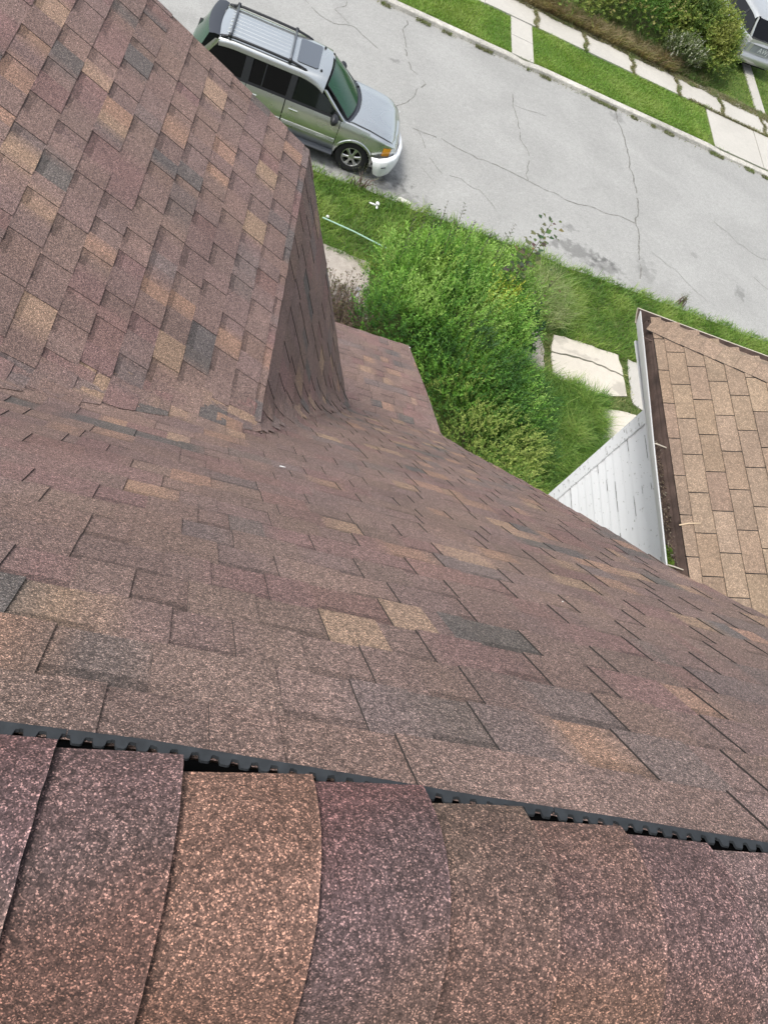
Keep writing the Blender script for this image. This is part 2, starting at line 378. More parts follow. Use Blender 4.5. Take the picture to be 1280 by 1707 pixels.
for i in range(len(seams) - 1):
    xa, xb_ = seams[i], seams[i + 1]
    c0, c1_, c2_, off = special.get(i, (rc.choice(PB), rc.choice(PB), rc.choice(PB), (rc.uniform(0, .02), rc.uniform(0, .02))))
    near = -.9 < xa < 1.6
    ts = [.372 * k / (26 if near else 8) for k in range((26 if near else 8) + 1)]; xs = [lerp(xa, xb_, k / (6 if near else 1)) for k in range((6 if near else 1) + 1)]
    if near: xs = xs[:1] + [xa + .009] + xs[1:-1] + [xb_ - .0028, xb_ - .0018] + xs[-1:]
    rows = []; cols = []
    for t in ts:
        row = []; cr = []
        for j, xx in enumerate(xs):
            y, z, n = cap_path(t + (1 - t / .372) * lerp(off[0], off[1], (xx - xa) / (xb_ - xa)))
            h = .001 + .0075 * (xx - xa) / (xb_ - xa) + .0012 * noise.noise(Vector((xx * 14, t * 14, 3)))
            xj = xx + (.0010 * noise.noise(Vector((t * 30, i, 0))) if 0 < i else 0) + .018 * (max(0, t - .10) ** 1.0) * 0
            row.append(mb.vert(W(xj, y + n.y * h, z + n.z * h)))
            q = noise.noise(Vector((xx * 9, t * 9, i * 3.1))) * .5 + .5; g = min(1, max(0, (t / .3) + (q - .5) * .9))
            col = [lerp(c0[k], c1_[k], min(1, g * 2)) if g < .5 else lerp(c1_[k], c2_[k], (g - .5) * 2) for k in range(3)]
            ed = 1.45 if (near and j >= len(xs) - 2) else (.72 if (near and j == 0) else 1.)  # pale worn right edge; shade at the lap painted dark along the left start
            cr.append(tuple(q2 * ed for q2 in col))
        rows.append(row); cols.append(cr)
    for a in range(len(ts) - 1):
        for b in range(len(xs) - 1):
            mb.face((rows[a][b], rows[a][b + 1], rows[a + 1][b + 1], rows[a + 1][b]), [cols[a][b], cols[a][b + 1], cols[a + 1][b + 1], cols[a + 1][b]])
    # butt face towards +X, edge faces at the outer border
    low = []
    for t in ts:
        y, z, n = cap_path(t + (1 - t / .372) * off[1]); low.append(mb.vert(W(xb_ + .0010 * noise.noise(Vector((t * 30, i, 0))), y - n.y * .003, z - n.z * .003)))
    for a in range(len(ts) - 1): mb.face((rows[a][-1], low[a], low[a + 1], rows[a + 1][-1]), (1, 1, 1), 1)
    lw = []
    for xx in xs: y, z, n = cap_path(lerp(off[0], off[1], (xx - xa) / (xb_ - xa))); lw.append(mb.vert(W(xx, y - n.y * .004, z - n.z * .004)))
    for b in range(len(xs) - 1): mb.face((rows[0][b], lw[b], lw[b + 1], rows[0][b + 1]), (1, 1, 1), 1)
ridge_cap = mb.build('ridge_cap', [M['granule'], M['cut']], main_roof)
# vent: scalloped lip strip in 1.2 m lengths, dark baffle under the caps
nn = Vector((0, .749, .663)); dd = Vector((0, -.663, .749))       # normal, up-slope
base = Vector((0, .204, -.864)); LIPS = [(-.084, .0398), (.051, .0315), (.255, .037), (.426, .0425), (.621, .0430), (.833, .0495), (1.4, .040)]
def vp(xx, s, h): p = base + dd * interp(LIPS, xx) + nn * h + (Vector((0, -.97, .25)) if h > .0005 else dd) * s; return W(xx, p.y, p.z)
mb = MB(); pitch = .0209; x = -2.2
k = 0
while x < 2.28:
    A = []
    wob = .0012 * math.sin(k * 1.7)
    for j in range(13):
        t = j / 12; q = .5 - .5 * math.cos(2 * math.pi * t); q = max(0, min(1, (q - .20) / .42)); q = q * q * (3 - 2 * q)
        A.append((x + pitch * t, .0055 + .0080 * q + wob * .5))
    lipA = [mb.vert(vp(a, 0, .0105)) for a, s in A]; lipB = [mb.vert(vp(a, s, .0105)) for a, s in A]; lipC = [mb.vert(vp(a, s, .007)) for a, s in A]; lipD = [mb.vert(vp(a, -.001, .0008)) for a, s in A]
    for j in range(12):
        mb.face((lipA[j], lipA[j + 1], lipB[j + 1], lipB[j])); mb.face((lipB[j], lipB[j + 1], lipC[j + 1], lipC[j]), (1, 1, 1), 0); mb.face((lipD[j], lipD[j + 1], lipA[j + 1], lipA[j]))
    x += pitch; k += 1
    if k % 26 == 0: x += .0012
mb.poly([vp(-8.9, .000, .0004), vp(2.28, .000, .0004), vp(2.28, .09, .0004), vp(-8.9, .09, .0004)], (1, 1, 1), 1)

mb.build('ridge_vent', [M['plastic'], M['void']], main_roof)

# ================================================================== the ground, road, pavements
def ground_mat(name, c1, c2, scale=3., c3=None):
    mm, n, b = mat_base(name); L = n.links.new
    tc = N(n, 'ShaderNodeTexCoord'); no = N(n, 'ShaderNodeTexNoise'); no.inputs['Scale'].default_value = scale; no.inputs['Detail'].default_value = 8
    r = N(n, 'ShaderNodeValToRGB'); e = r.color_ramp.elements; e[0].position = .35; e[0].color = (*c1, 1); e[1].position = .65; e[1].color = (*c2, 1)
    L(tc.outputs['Object'], no.inputs['Vector']); L(no.outputs['Fac'], r.inputs[0]); L(r.outputs[0], b.inputs['Base Color']); b.inputs['Roughness'].default_value = .95
    b.inputs['Specular IOR Level'].default_value = .2
    n2 = N(n, 'ShaderNodeTexNoise'); n2.inputs['Scale'].default_value = 60; n2.inputs['Detail'].default_value = 3; L(tc.outputs['Object'], n2.inputs['Vector'])
    bp = N(n, 'ShaderNodeBump'); bp.inputs['Strength'].default_value = .5; bp.inputs['Distance'].default_value = .02; L(n2.outputs['Fac'], bp.inputs['Height']); L(bp.outputs[0], b.inputs['Normal'])
    return mm
def paving(name, col, spots=(), fine=120., var=.07, speck=.12, warm=0.):
    """weathered asphalt or concrete with grit, broad mottling and a few stains and other darkened spots of their own shape"""
    mm, n, b = mat_base(name); L = n.links.new
    tc = N(n, 'ShaderNodeTexCoord'); P = tc.outputs['Object']
    def noi(s, d=5, dist=0.):
        x = N(n, 'ShaderNodeTexNoise'); x.inputs['Scale'].default_value = s; x.inputs['Detail'].default_value = d; x.inputs['Distortion'].default_value = dist; L(P, x.inputs['Vector']); return x.outputs['Fac']
    def mr(src, a, bb, lo, hi):
        x = N(n, 'ShaderNodeMapRange'); x.inputs['From Min'].default_value = lo; x.inputs['From Max'].default_value = hi; x.inputs['To Min'].default_value = a; x.inputs['To Max'].default_value = bb; L(src, x.inputs['Value']); return x.outputs[0]
    def mul(a, c):
        x = N(n, 'ShaderNodeMath', operation='MULTIPLY'); L(a, x.inputs[0]); L(c, x.inputs[1]); return x.outputs[0]
    f = mul(mr(noi(.55, 6, .6), 1 - var, 1 + var, .3, .7), mr(noi(7, 5), 1 - var * .6, 1 + var * .6, .3, .7))
    vo = N(n, 'ShaderNodeTexVoronoi'); vo.inputs['Scale'].default_value = fine; L(P, vo.inputs['Vector']); sp = N(n, 'ShaderNodeSeparateColor'); L(vo.outputs['Color'], sp.inputs[0])
    f = mul(f, mr(sp.outputs[0], 1 - speck, 1 + speck, 0, 1))
    vb = N(n, 'ShaderNodeTexVoronoi'); vb.inputs['Scale'].default_value = fine * .12; L(P, vb.inputs['Vector']); f = mul(f, mr(vb.outputs['Distance'], .72, 1, .03, .12))
    for (x, y, rx_, ry_, k) in spots:
        mp = N(n, 'ShaderNodeMapping'); mp.inputs['Location'].default_value = (-x / rx_, -y / ry_, 0); mp.inputs['Scale'].default_value = (1 / rx_, 1 / ry_, 0); L(P, mp.inputs['Vector'])
        ln = N(n, 'ShaderNodeVectorMath', operation='LENGTH'); L(mp.outputs[0], ln.inputs[0])
        ad = N(n, 'ShaderNodeMath', operation='ADD'); L(ln.outputs['Value'], ad.inputs[0]); L(mr(noi(5, 4), -.9, .9, .25, .75), ad.inputs[1])
        f = mul(f, mr(ad.outputs[0], k, 1, .55, 1.15))
    v = N(n, 'ShaderNodeVectorMath', operation='SCALE'); v.inputs[0].default_value = col; L(f, v.inputs['Scale']); L(v.outputs[0], b.inputs['Base Color'])
    b.inputs['Roughness'].default_value = .9; b.inputs['Specular IOR Level'].default_value = .3
    bp = N(n, 'ShaderNodeBump'); bp.inputs['Strength'].default_value = .35; bp.inputs['Distance'].default_value = .006; L(sp.outputs[1], bp.inputs['Height']); L(bp.outputs[0], b.inputs['Normal'])
    return mm
M['asphalt'] = paving('old_pale_asphalt', (.312, .310, .293), var=.08, speck=.16, fine=70.,  spots=[(6.4, -.55, .9, .3, .62), (7.3, -.75, .5, .3, .66), (6.2, .25, .22, .14, .7), (1.15, -.6, .45, .3, .7), (.8, -1.0, 1.1, .35, .72), (.9, 4.4, .14, .12, .72), (11.9, .3, .16, .3, .72), (8.6, -.3, .3, .4, .8), (8.35, 6.6, .3, .25, .75), (-2, -.6, 2.5, .5, .75), (10.4, 1.2, .12, .12, .8)])
M['crack'] = plain('crack_fill', (.16, .155, .14), .95, var=.3, vscale=12)
M['concrete'] = paving('pale_concrete', (.46, .44, .395), fine=160., var=.06, speck=.09)
M['concrete_white'] = paving('sunbleached_concrete', (.555, .51, .43), spots=[(6.1, -4.4, .5, .08, .8), (5.5, -4.1, .3, .2, .8), (7.2, -5.1, .25, .3, .78), (6.0, -5.4, .5, .12, .8), (6.7, -6.0, .15, .5, .8)], fine=160., var=.05, speck=.07)
M['curb'] = paving('weathered_kerb', (.46, .44, .39), fine=60., var=.25, speck=.25)
M['soil'] = ground_mat('lawn_soil', (.06, .085, .022), (.11, .14, .045), 4.)
M['dirt'] = ground_mat('dry_dirt', (.16, .13, .09), (.26, .22, .17), 6.)
M['far_soil'] = ground_mat('far_lawn_soil', (.075, .11, .022), (.12, .17, .040), 5.)

def setting(o): return tag(o, kind='structure')
mb = MB(); mb.poly([(-400, -400, -.06), (400, -400, -.06), (400, 400, -.06), (-400, 400, -.06)]); setting(mb.build('ground', M['far_soil']))
# road: slight crown, cracks laid as strips 4 mm above it inside the same mesh
def zroad(x, y): return .045 * (1 - ((y - 2.9) / 4.3) ** 2) - .01
mb = MB(); xs = [-120, -40, -15, -8, -4, 0, 4, 8, 12, 16, 22, 40, 120]; ys = [-1.75 + .55 * k for k in range(17)]; ys[-1] = 7.08
mb.grid([[(x, y, zroad(x, y)) for y in ys] for x in xs])
def crack(pts, wd, seed, sub=7, amp=.07):
    r = random.Random(seed); P = []
    for a, b in zip(pts[:-1], pts[1:]):
        n_ = max(2, int(math.hypot(b[0] - a[0], b[1] - a[1]) * sub))
        for k in range(n_): P.append((lerp(a[0], b[0], k / n_), lerp(a[1], b[1], k / n_)))
    P.append(pts[-1]); Q = []
    for i, (x, y) in enumerate(P):
        q = amp if 0 < i < len(P) - 1 else 0
        Q.append((x + noise.noise(Vector((x * 2.3, y * 2.3, seed))) * q * 1.6 + r.uniform(-q, q) * .35, y + noise.noise(Vector((x * 2.3, y * 2.3, seed + 9))) * q * 1.6 + r.uniform(-q, q) * .35))
    for i in range(len(Q) - 1):
        a, b = Vector(Q[i] + (0,)), Vector(Q[i + 1] + (0,)); d = (b - a).normalized(); nrm = Vector((-d.y, d.x, 0))
        w0 = wd * r.uniform(.35, 1.4) / 2; w1 = wd * r.uniform(.35, 1.4) / 2
        if r.random() < .06: continue
        pt = [a + nrm * w0, a - nrm * w0, b - nrm * w1, b + nrm * w1]
        mb.poly([(p.x, p.y, zroad(p.x, p.y) + .004) for p in pt], (1, 1, 1), 1)
crack([(1.16, 6.7), (1.10, 5.9), (1.22, 4.81), (1.45, 4.3), (1.85, 3.9), (1.62, 3.5), (1.45, 3.0), (1.20, 2.38), (1.0, 2.2)], .030, 1)
crack([(4.6, 5.3), (4.62, 4.71), (4.75, 4.0), (4.85, 3.2), (5.05, 2.4), (4.99, 1.52)], .026, 2)
crack([(4.6, 4.75), (5.1, 4.8), (5.7, 4.9)], .014, 12)
crack([(8.30, 7.0), (8.37, 6.5), (8.50, 5.6), (8.60, 4.6), (8.62, 3.8), (8.66, 2.96), (8.55, 1.9), (8.50, .9), (8.45, -.1), (8.35, -.7)], .042, 3)
crack([(1.59, 1.72), (2.4, 1.75), (3.2, 1.62), (4.2, 1.6), (5.0, 1.5), (6.1, 1.35), (7.4, 1.5), (8.5, 1.55)], .026, 4)
crack([(1.7, 1.75), (1.95, 1.3), (1.9, .9)], .018, 5)
crack([(2.1, .8), (2.5, .35), (3.0, .45), (3.5, .3), (4.0, -.2)], .018, 6)
crack([(1.9, .3), (2.3, -.1)], .014, 7)
crack([(-4.5, 5.4), (-3.4, 5.0), (-2.0, 5.6), (-1.2, 4.9), (-.3, 5.1), (.4, 4.6)], .022, 8)
crack([(-.9, 6.9), (-.6, 6.2), (-.95, 5.6), (-.5, 5.2)], .022, 9)
crack([(8.9, .6), (9.7, .1), (10.6, -.6)], .016, 10)
crack([(11.5, 3.2), (12.3, 2.6), (13.6, 2.3), (14.5, 2.6)], .018, 11)
crack([(12.6, 1.3), (13.4, .8), (14.0, .9)], .016, 13)
setting(mb.build('road', [M['asphalt'], M['crack']]))
# far kerb, verge, sidewalk and drives
mb = MB(); n_ = 160
rows = []
for k in range(n_ + 1):
    x = -40 + 80 * k / n_; q = lambda a, s: a * noise.noise(Vector((x * 1.9, s, 0)))
    lowc = (.12 if not (4.5 < x < 5.4 or x > 12.2) else .075)
    rows.append([(x, 7.03, -.05), (x, 7.05 + q(.015, 1), lowc - .02 + q(.006, 2)), (x, 7.08, lowc + q(.006, 3)), (x, 7.27 + q(.015, 4), lowc), (x, 7.28, -.05)])
mb.grid(rows); setting(mb.build('curb', M['curb']))
mb = MB(); mb.poly([(-60, 7.27, .09), (60, 7.27, .09), (60, 60, .12), (-60, 60, .12)]); setting(mb.build('far_lawn', M['far_soil']))
def slab_row(name, rects, z, mat, seed, th=.08):
    r = random.Random(seed); mb = MB()
    for (x0, y0, x1, y1) in rects:
        dz = r.uniform(-.008, .008); t = r.uniform(-.006, .006); e = .008
        P = [(x0 + e, y0 + e, z + dz), (x1 - e, y0 + e, z + dz + t), (x1 - e, y1 - e, z + dz + t), (x0 + e, y1 - e, z + dz)]
        i = [mb.vert(p) for p in P]; j = [mb.vert((p[0], p[1], p[2] - th)) for p in P]; mb.face(i)
        for k in range(4): mb.face((i[k], j[k], j[(k + 1) % 4], i[(k + 1) % 4]))
    return setting(mb.build(name, mat))
jx = [-30 + 1.87 * k for k in range(60)]; jx = [x + (7.38 - 1.87 * 20 + 30) - 0 for x in jx] if False else [7.38 + 1.87 * k for k in range(-22, 16)]
slab_row('sidewalk', [(a, 9.42, b, 10.75) for a, b in zip(jx[:-1], jx[1:])], .145, M['concrete'], 3)
slab_row('driveway_apron', [(4.56, 7.28, 5.34, 8.35), (4.56, 8.35, 5.34, 9.42), (12.25, 7.28, 14.3, 9.42), (14.3, 7.28, 16.4, 9.42)], .125, M['concrete'], 4)
slab_row('driveway', [(14.75, 10.8, 15.2, 24), (16.8, 10.8, 17.3, 24)], .14, M['concrete'], 5)
# near side: verge, cracked sidewalk slabs, walk to the house next door, yard
mb = MB(); xs = [-60, -20] + [-8 + .7 * k for k in range(36)] + [30, 60]
def yedge(x): return -1.33 + .10 * noise.noise(Vector((x * .9, 3, 0))) + .05 * noise.noise(Vector((x * 3.1, 7, 0)))
mb.grid([[(x, yedge(x), -.03), (x, yedge(x) - .06, .06), (x, -2.5, .09), (x, -3.9, .09), (x, -12, .10), (x, -60, .10)] for x in xs]); setting(mb.build('near_lawn', M['soil']))
def slab_poly(name, polys, mat, zt=.13):
    mb = MB()
    for pl, dz in polys:
        e = []
        for i in range(len(pl)):      # crumbled edge
            a, b = Vector(pl[i]), Vector(pl[(i + 1) % len(pl)]); n_ = max(1, int((b - a).length / .12))
            for k in range(n_):
                p = a.lerp(b, k / n_); e.append((p.x + .055 * noise.noise(Vector((p.x * 4, p.y * 4, 1))), p.y + .055 * noise.noise(Vector((p.x * 5, p.y * 5, 5)))))
        i = [mb.vert((x, y, zt + dz)) for x, y in e]; j = [mb.vert((x, y, 0)) for x, y in e]; mb.face(i)
        for k in range(len(i)): mb.face((i[k], j[k], j[(k + 1) % len(i)], i[(k + 1) % len(i)]))
    return setting(mb.build(name, mat))
slab_poly('near_sidewalk', [([(5.36, -5.36), (5.33, -4.62), (6.45, -4.50), (7.30, -4.62), (7.36, -5.20), (6.45, -5.50), (5.8, -5.42)], 0.), ([(5.34, -4.58), (5.45, -4.02), (6.2, -3.98), (7.22, -3.98), (7.30, -4.58), (6.45, -4.46)], .01),
    ([(9.5, -5.5), (9.5, -4.0), (20, -4.0), (20, -5.5)], -.02)], M['concrete_white'])
M['concrete_dirty'] = paving('dirty_concrete', (.36, .32, .28), spots=[(.2, -5.2, .8, .5, .6)], fine=120., var=.2, speck=.2)
slab_poly('dirty_slab', [([(3.3, -5.5), (3.3, -4.0), (5.0, -4.0), (5.16, -4.7), (5.12, -5.35)], -.01), ([(-1.9, -5.7), (-1.9, -3.75), (.2, -3.72), (.80, -3.8), (.9, -5.6)], -.012)], M['concrete_dirty'])
slab_poly('walkway', [([(6.55, -5.80), (7.55, -5.68), (7.7, -6.4), (7.6, -7.2), (6.55, -7.15), (6.5, -6.4)], 0.), ([(6.55, -7.25), (7.6, -7.28), (7.6, -9.2), (6.5, -9.2)], -.01)], M['concrete_white'])
slab_poly('side_slab', [([(7.52, -4.0), (9.4, -3.95), (9.4, -5.5), (8.0, -5.62), (7.50, -5.35), (7.48, -4.6)], -.012)], M['concrete'])

# ================================================================== grass
def leaf_mat(name, rough=.55, trans=.35):
    mm, n, b = mat_base(name); L = n.links.new
    at = N(n, 'ShaderNodeAttribute', attribute_name='Col'); L(at.outputs['Color'], b.inputs['Base Color'])
    b.inputs['Roughness'].default_value = rough; b.inputs['Specular IOR Level'].default_value = .35
    tr = N(n, 'ShaderNodeBsdfTranslucent'); sc = N(n, 'ShaderNodeVectorMath', operation='MULTIPLY'); sc.inputs[1].default_value = (1.25, 1.35, .6); L(at.outputs['Color'], sc.inputs[0]); L(sc.outputs[0], tr.inputs[0])
    mx = N(n, 'ShaderNodeMixShader'); mx.inputs[0].default_value = trans; L(b.outputs[0], mx.inputs[1]); L(tr.outputs[0], mx.inputs[2]); L(mx.outputs[0], n.nodes['Material Output'].inputs[0])
    return mm
M['grass'] = leaf_mat('grass_blade'); M['leaf'] = leaf_mat('foliage'); M['bark'] = plain('bark', (.11, .085, .06), .9, var=.2, vscale=20); M['drystem'] = plain('dry_stem', (.17, .12, .10), .9, var=.3, vscale=20)
G1, G2, G3, G4, G5 = (.185, .310, .055), (.115, .225, .036), (.27, .36, .09), (.36, .36, .16), (.085, .175, .036)
nrng = np.random.default_rng(4)
def clumps(x, y, s, seed): return np.array([noise.noise(Vector((a * s, b * s, seed))) for a, b in zip(x, y)])
def blades(name, n, area, zfn, h, wd, cols, lean=.5, seed=1, keep=None, hvar=.4, clump=1.4, tilt=(0, 0)):
    g = np.random.default_rng(seed); x0, y0, x1, y1 = area
    x = g.uniform(x0, x1, n); y = g.uniform(y0, y1, n)
    if keep is not None:
        k = np.array([keep(a, b, g.random()) for a, b in zip(x, y)]); x = x[k]; y = y[k]
    n = len(x); cl = clumps(x, y, clump, seed)
    z = np.array([zfn(a, b) for a, b in zip(x, y)])
    hh = h * (1 + hvar * g.standard_normal(n) * .5) * (1 + .55 * cl); hh = np.clip(hh, h * .3, h * 2.2)
    ca = np.array([noise.noise(Vector((a * clump * .8, b * clump * .8, seed + 3))) for a, b in zip(x, y)]) * 5 + g.uniform(-2.4, 2.4, n)
    ln = lean * hh * (.4 + g.random(n)); dx = np.cos(ca) * ln + tilt[0] * hh; dy = np.sin(ca) * ln + tilt[1] * hh
    a2 = g.uniform(0, math.pi * 2, n); wx = np.cos(a2) * wd / 2 * (.7 + .6 * g.random(n)); wy = np.sin(a2) * wd / 2
    V = np.empty((n, 5, 3)); V[:, 0] = np.stack([x - wx, y - wy, z - .01], 1); V[:, 1] = np.stack([x + wx, y + wy, z - .01], 1)
    V[:, 2] = np.stack([x + dx * .35 - wx * .8, y + dy * .35 - wy * .8, z + hh * .6], 1); V[:, 3] = np.stack([x + dx * .35 + wx * .8, y + dy * .35 + wy * .8, z + hh * .6], 1)
    V[:, 4] = np.stack([x + dx, y + dy, z + hh * .92], 1)
    T = np.array([[0, 1, 3], [0, 3, 2], [2, 3, 4]])[None] + (np.arange(n) * 5)[:, None, None]
    ci = np.clip((cl * .9 + .5 + g.normal(0, .22, n)) * len(cols), 0, len(cols) - 1e-3); base = np.array(cols)[ci.astype(int)] * (1 + g.normal(0, .13, n))[:, None]
    C = np.repeat(np.clip(base, .01, 1)[:, None, :], 5, 1)
    return tag(tri_mesh(name, V.reshape(-1, 3), T.reshape(-1, 3), C.reshape(-1, 3), M['grass']), kind='stuff')
def inpoly(x, y, pl):
    c = False; j = len(pl) - 1
    for i in range(len(pl)):
        if (pl[i][1] > y) != (pl[j][1] > y) and x < (pl[j][0] - pl[i][0]) * (y - pl[i][1]) / (pl[j][1] - pl[i][1]) + pl[i][0]: c = not c
        j = i
    return c
HARD = [[(5.38, -5.36), (5.33, -4.5), (5.42, -4.0), (6.3, -4.0), (7.28, -3.95), (7.38, -5.20), (6.45, -5.48)], [(6.6, -5.85), (7.6, -5.7), (7.8, -9.3), (6.6, -9.3)], [(7.52, -3.98), (9.4, -3.95), (9.4, -5.5), (8.0, -5.6), (7.5, -5.3)], [(-1.9, -5.6), (-1.9, -3.8), (.6, -3.9), (.7, -5.5)], [(4.4, -5.4), (4.4, -4.15), (4.98, -4.15), (5.1, -5.3)]]
def near_keep(a, b, q):
    if b > yedge(a) + .06 * math.sin(a * 7) - .02: return q < .10 and b < yedge(a) + .09
    for i, h_ in enumerate(HARD):
        if inpoly(a, b, h_): return False
    return True
blades('verge_grass', 44000, (-1.6, -4.05, 13.6, -1.2), lambda a, b: .08, .15, .013, [G5, G2, G2, G1, G1, G3, G3], lean=1.1, seed=21, keep=near_keep)
blades('pale_long_grass', 5200, (4.3, -4.2, 6.1, -1.9), lambda a, b: .09, .34, .012, [(.30, .36, .16), (.36, .38, .20), (.26, .34, .12), (.20, .30, .08)], lean=1.2, seed=29, keep=lambda a, b, q: ((a - 5.2) / .8) ** 2 + ((b + 3.0) / 1.0) ** 2 < .6 + .4 * q, clump=2.5)
blades('lawn_grass', 26000, (-7, -10.5, 4.3, -1.4), lambda a, b: .09, .13, .016, [G5, G2, G2, G1, G3], lean=1.1, seed=30, keep=lambda a, b, q: near_keep(a, b, q) and (a < -1.6 or b < -5.7), clump=1.6)
blades('yard_grass', 30000, (4.3, -10.3, 6.75, -5.35), lambda a, b: .09, .24, .014, [G5, G2, G2, G1, G1, G3], lean=1.3, seed=22, keep=near_keep, clump=2.0)
def pave_gap(a, b, q): return near_keep(a, b, q) and q < .85
blades('pavement_weeds', 5200, (4.9, -5.95, 9.5, -3.9), lambda a, b: .09, .07, .018, [G5, (.10, .14, .04), (.15, .17, .06), G4], lean=1.0, seed=23, keep=pave_gap, clump=3)
blades('lawn_edge_grass', 5200, (-1.6, -6.5, 1.0, -5.5), lambda a, b: .08, .10, .014, [G4, (.2, .16, .10), G3], lean=1.4, seed=24)
def far_keep(a, b, q):
    if b < 7.32: return q < .12
    if 4.55 < a < 5.36: return False
    if a > 12.15: return False
    sl = 11.9 + (b - 7.3) * .35
    return a < sl
blades('far_verge_grass', 42000, (-1.0, 7.28, 12.8, 9.42), lambda a, b: .10, .055, .016, [(.15, .27, .05), (.19, .32, .055), (.23, .35, .07), (.29, .38, .10)], lean=1.0, seed=25, keep=far_keep, clump=.8)
blades('far_yard_grass', 9000, (11.8, 10.7, 17.5, 18.0), lambda a, b: .12, .06, .02, [G5, G2, (.12, .16, .05), G3], lean=1.0, seed=26, keep=lambda a, b, q: not (14.75 < a < 15.2) or q < .05)
def kerb_keep(a, b, q): return noise.noise(Vector((a * 1.5, 4, 0))) > .08 - .35 * (abs(a - 7.9) < .5) or q < .03
blades('kerb_weeds', 6500, (-1, 6.88, 15.5, 7.06), lambda a, b: .015, .05, .018, [(.16, .17, .09), (.20, .20, .11), (.17, .21, .08)], lean=1.2, seed=27, keep=kerb_keep, clump=2)
def joint_keep(a, b, q):
    d = min(abs(a - x - .05 * math.sin(b * 9)) for x in jx); return (d < .075 and 9.4 < b < 10.8) or (b > 10.42 + .12 * noise.noise(Vector((a * 2, 0, 0)))) or (abs(b - 9.42) < .05 and a > 11.5)
blades('joint_weeds', 52000, (4.2, 9.35, 16, 10.85), lambda a, b: .13, .07, .018, [(.15, .15, .08), (.20, .19, .10), (.28, .24, .14), (.17, .22, .08)], lean=1.2, seed=28, keep=joint_keep, clump=2)

# ================================================================== leafy plants
def leaves(pos, dirs, nor, ln, wd, C):
    """pos, dirs, nor (N,3); ln, wd (N); folded diamond leaves -> V, T, C"""
    n = len(pos); d = dirs / np.linalg.norm(dirs, axis=1, keepdims=True); s = np.cross(d, nor); s /= np.linalg.norm(s, axis=1, keepdims=True) + 1e-9; u = np.cross(s, d)
    V = np.empty((n, 4, 3)); V[:, 0] = pos; mid = pos + d * (ln * .45)[:, None]
    V[:, 1] = mid + s * (wd / 2)[:, None] + u * (wd * .18)[:, None]; V[:, 2] = pos + d * ln[:, None]; V[:, 3] = mid - s * (wd / 2)[:, None] + u * (wd * .18)[:, None]
    T = np.array([[0, 1, 2], [0, 2, 3]])[None] + (np.arange(n) * 4)[:, None, None]
    return V.reshape(-1, 3), T.reshape(-1, 3), np.repeat(C[:, None, :], 4, 1).reshape(-1, 3)
def shrub(name, loc, blobs, nshoot, per, cols, label, cat, lsize=(.05, .02), slen=.32, seed=1, up=1.0, group=None, patches=(), stems=14, shell=.55, colfn=None, stemmat=None):
    """blobs: (x,y,z,rx,ry,rz) relative to loc; leafy shoots spread through the crown, woody stems below"""
    g = np.random.default_rng(seed); root = empty(name, loc, label, cat, group); B = np.array(blobs, float)
    vol = B[:, 3] * B[:, 4] + B[:, 3] * B[:, 5]; bi = g.choice(len(B), nshoot, p=vol / vol.sum()); b = B[bi]
    dr = g.standard_normal((nshoot, 3)); dr /= np.linalg.norm(dr, axis=1, keepdims=True); dr[:, 2] = np.where(dr[:, 2] < -.35, -dr[:, 2], dr[:, 2])
    rad = 1 - shell * g.random(nshoot) ** 1.6
    P = b[:, :3] + dr * b[:, 3:] * rad[:, None]
    P += np.array([noise.noise(Vector(tuple(p * 2.1 + seed))) for p in P])[:, None] * dr * .16
    D = dr * np.array([.75, .75, .4]) + np.array([0, 0, up]) + g.normal(0, .35, (nshoot, 3)); D /= np.linalg.norm(D, axis=1, keepdims=True)
    keep = P[:, 2] > .05; P, D = P[keep], D[keep]; nshoot = len(P)
    L_ = slen * g.uniform(.55, 1.35, nshoot)
    cn = np.array([noise.noise(Vector(tuple(p * 1.1 + seed * 3))) for p in P]); base = np.array(cols)[np.clip(((cn * .9 + .5) + g.normal(0, .2, nshoot)) * len(cols), 0, len(cols) - 1e-3).astype(int)]
    for (px_, py_, pz_, r_, c_) in patches:
        dd_ = np.linalg.norm(P - np.array([px_, py_, pz_]), axis=1) + g.normal(0, r_ * .25, nshoot); base = np.where((dd_ < r_)[:, None], np.array(c_), base)
    t = (np.arange(per) + .5) / per
    pos = (P[:, None] + D[:, None] * (L_[:, None] * t)[..., None]).reshape(-1, 3)
    Dr = np.repeat(D, per, 0); side = g.standard_normal((nshoot * per, 3)); side -= (side * Dr).sum(1, keepdims=True) * Dr; side /= np.linalg.norm(side, axis=1, keepdims=True)
    ld_ = Dr * .75 + side * .85; nor = Dr * .8 + g.normal(0, .3, Dr.shape) + np.array([0, 0, .5])
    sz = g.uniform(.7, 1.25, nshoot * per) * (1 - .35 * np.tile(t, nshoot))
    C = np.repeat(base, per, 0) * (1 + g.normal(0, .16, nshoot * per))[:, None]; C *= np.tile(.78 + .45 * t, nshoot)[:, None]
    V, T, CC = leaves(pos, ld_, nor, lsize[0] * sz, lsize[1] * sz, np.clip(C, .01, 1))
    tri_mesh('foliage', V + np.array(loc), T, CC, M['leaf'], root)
    mb = MB(); r = random.Random(seed)
    for k in range(stems):
        i = r.randrange(nshoot); e = Vector(P[i]); s0 = Vector((e.x * .35 + r.uniform(-.1, .1), e.y * .35 + r.uniform(-.1, .1), -.02))
        q = [s0.lerp(e, t_) + Vector((0, 0, .12 * math.sin(t_ * 3.1))) + Vector((noise.noise(Vector((k, t_ * 3, 0))), noise.noise(Vector((k, t_ * 3, 5))), 0)) * .08 for t_ in (0, .3, .6, 1)]
        mb.tube([p + Vector(loc) for p in q], [.016, .011, .008, .004], 5)
    if stems: mb.build('stem', stemmat or M['bark'], root)
    return root
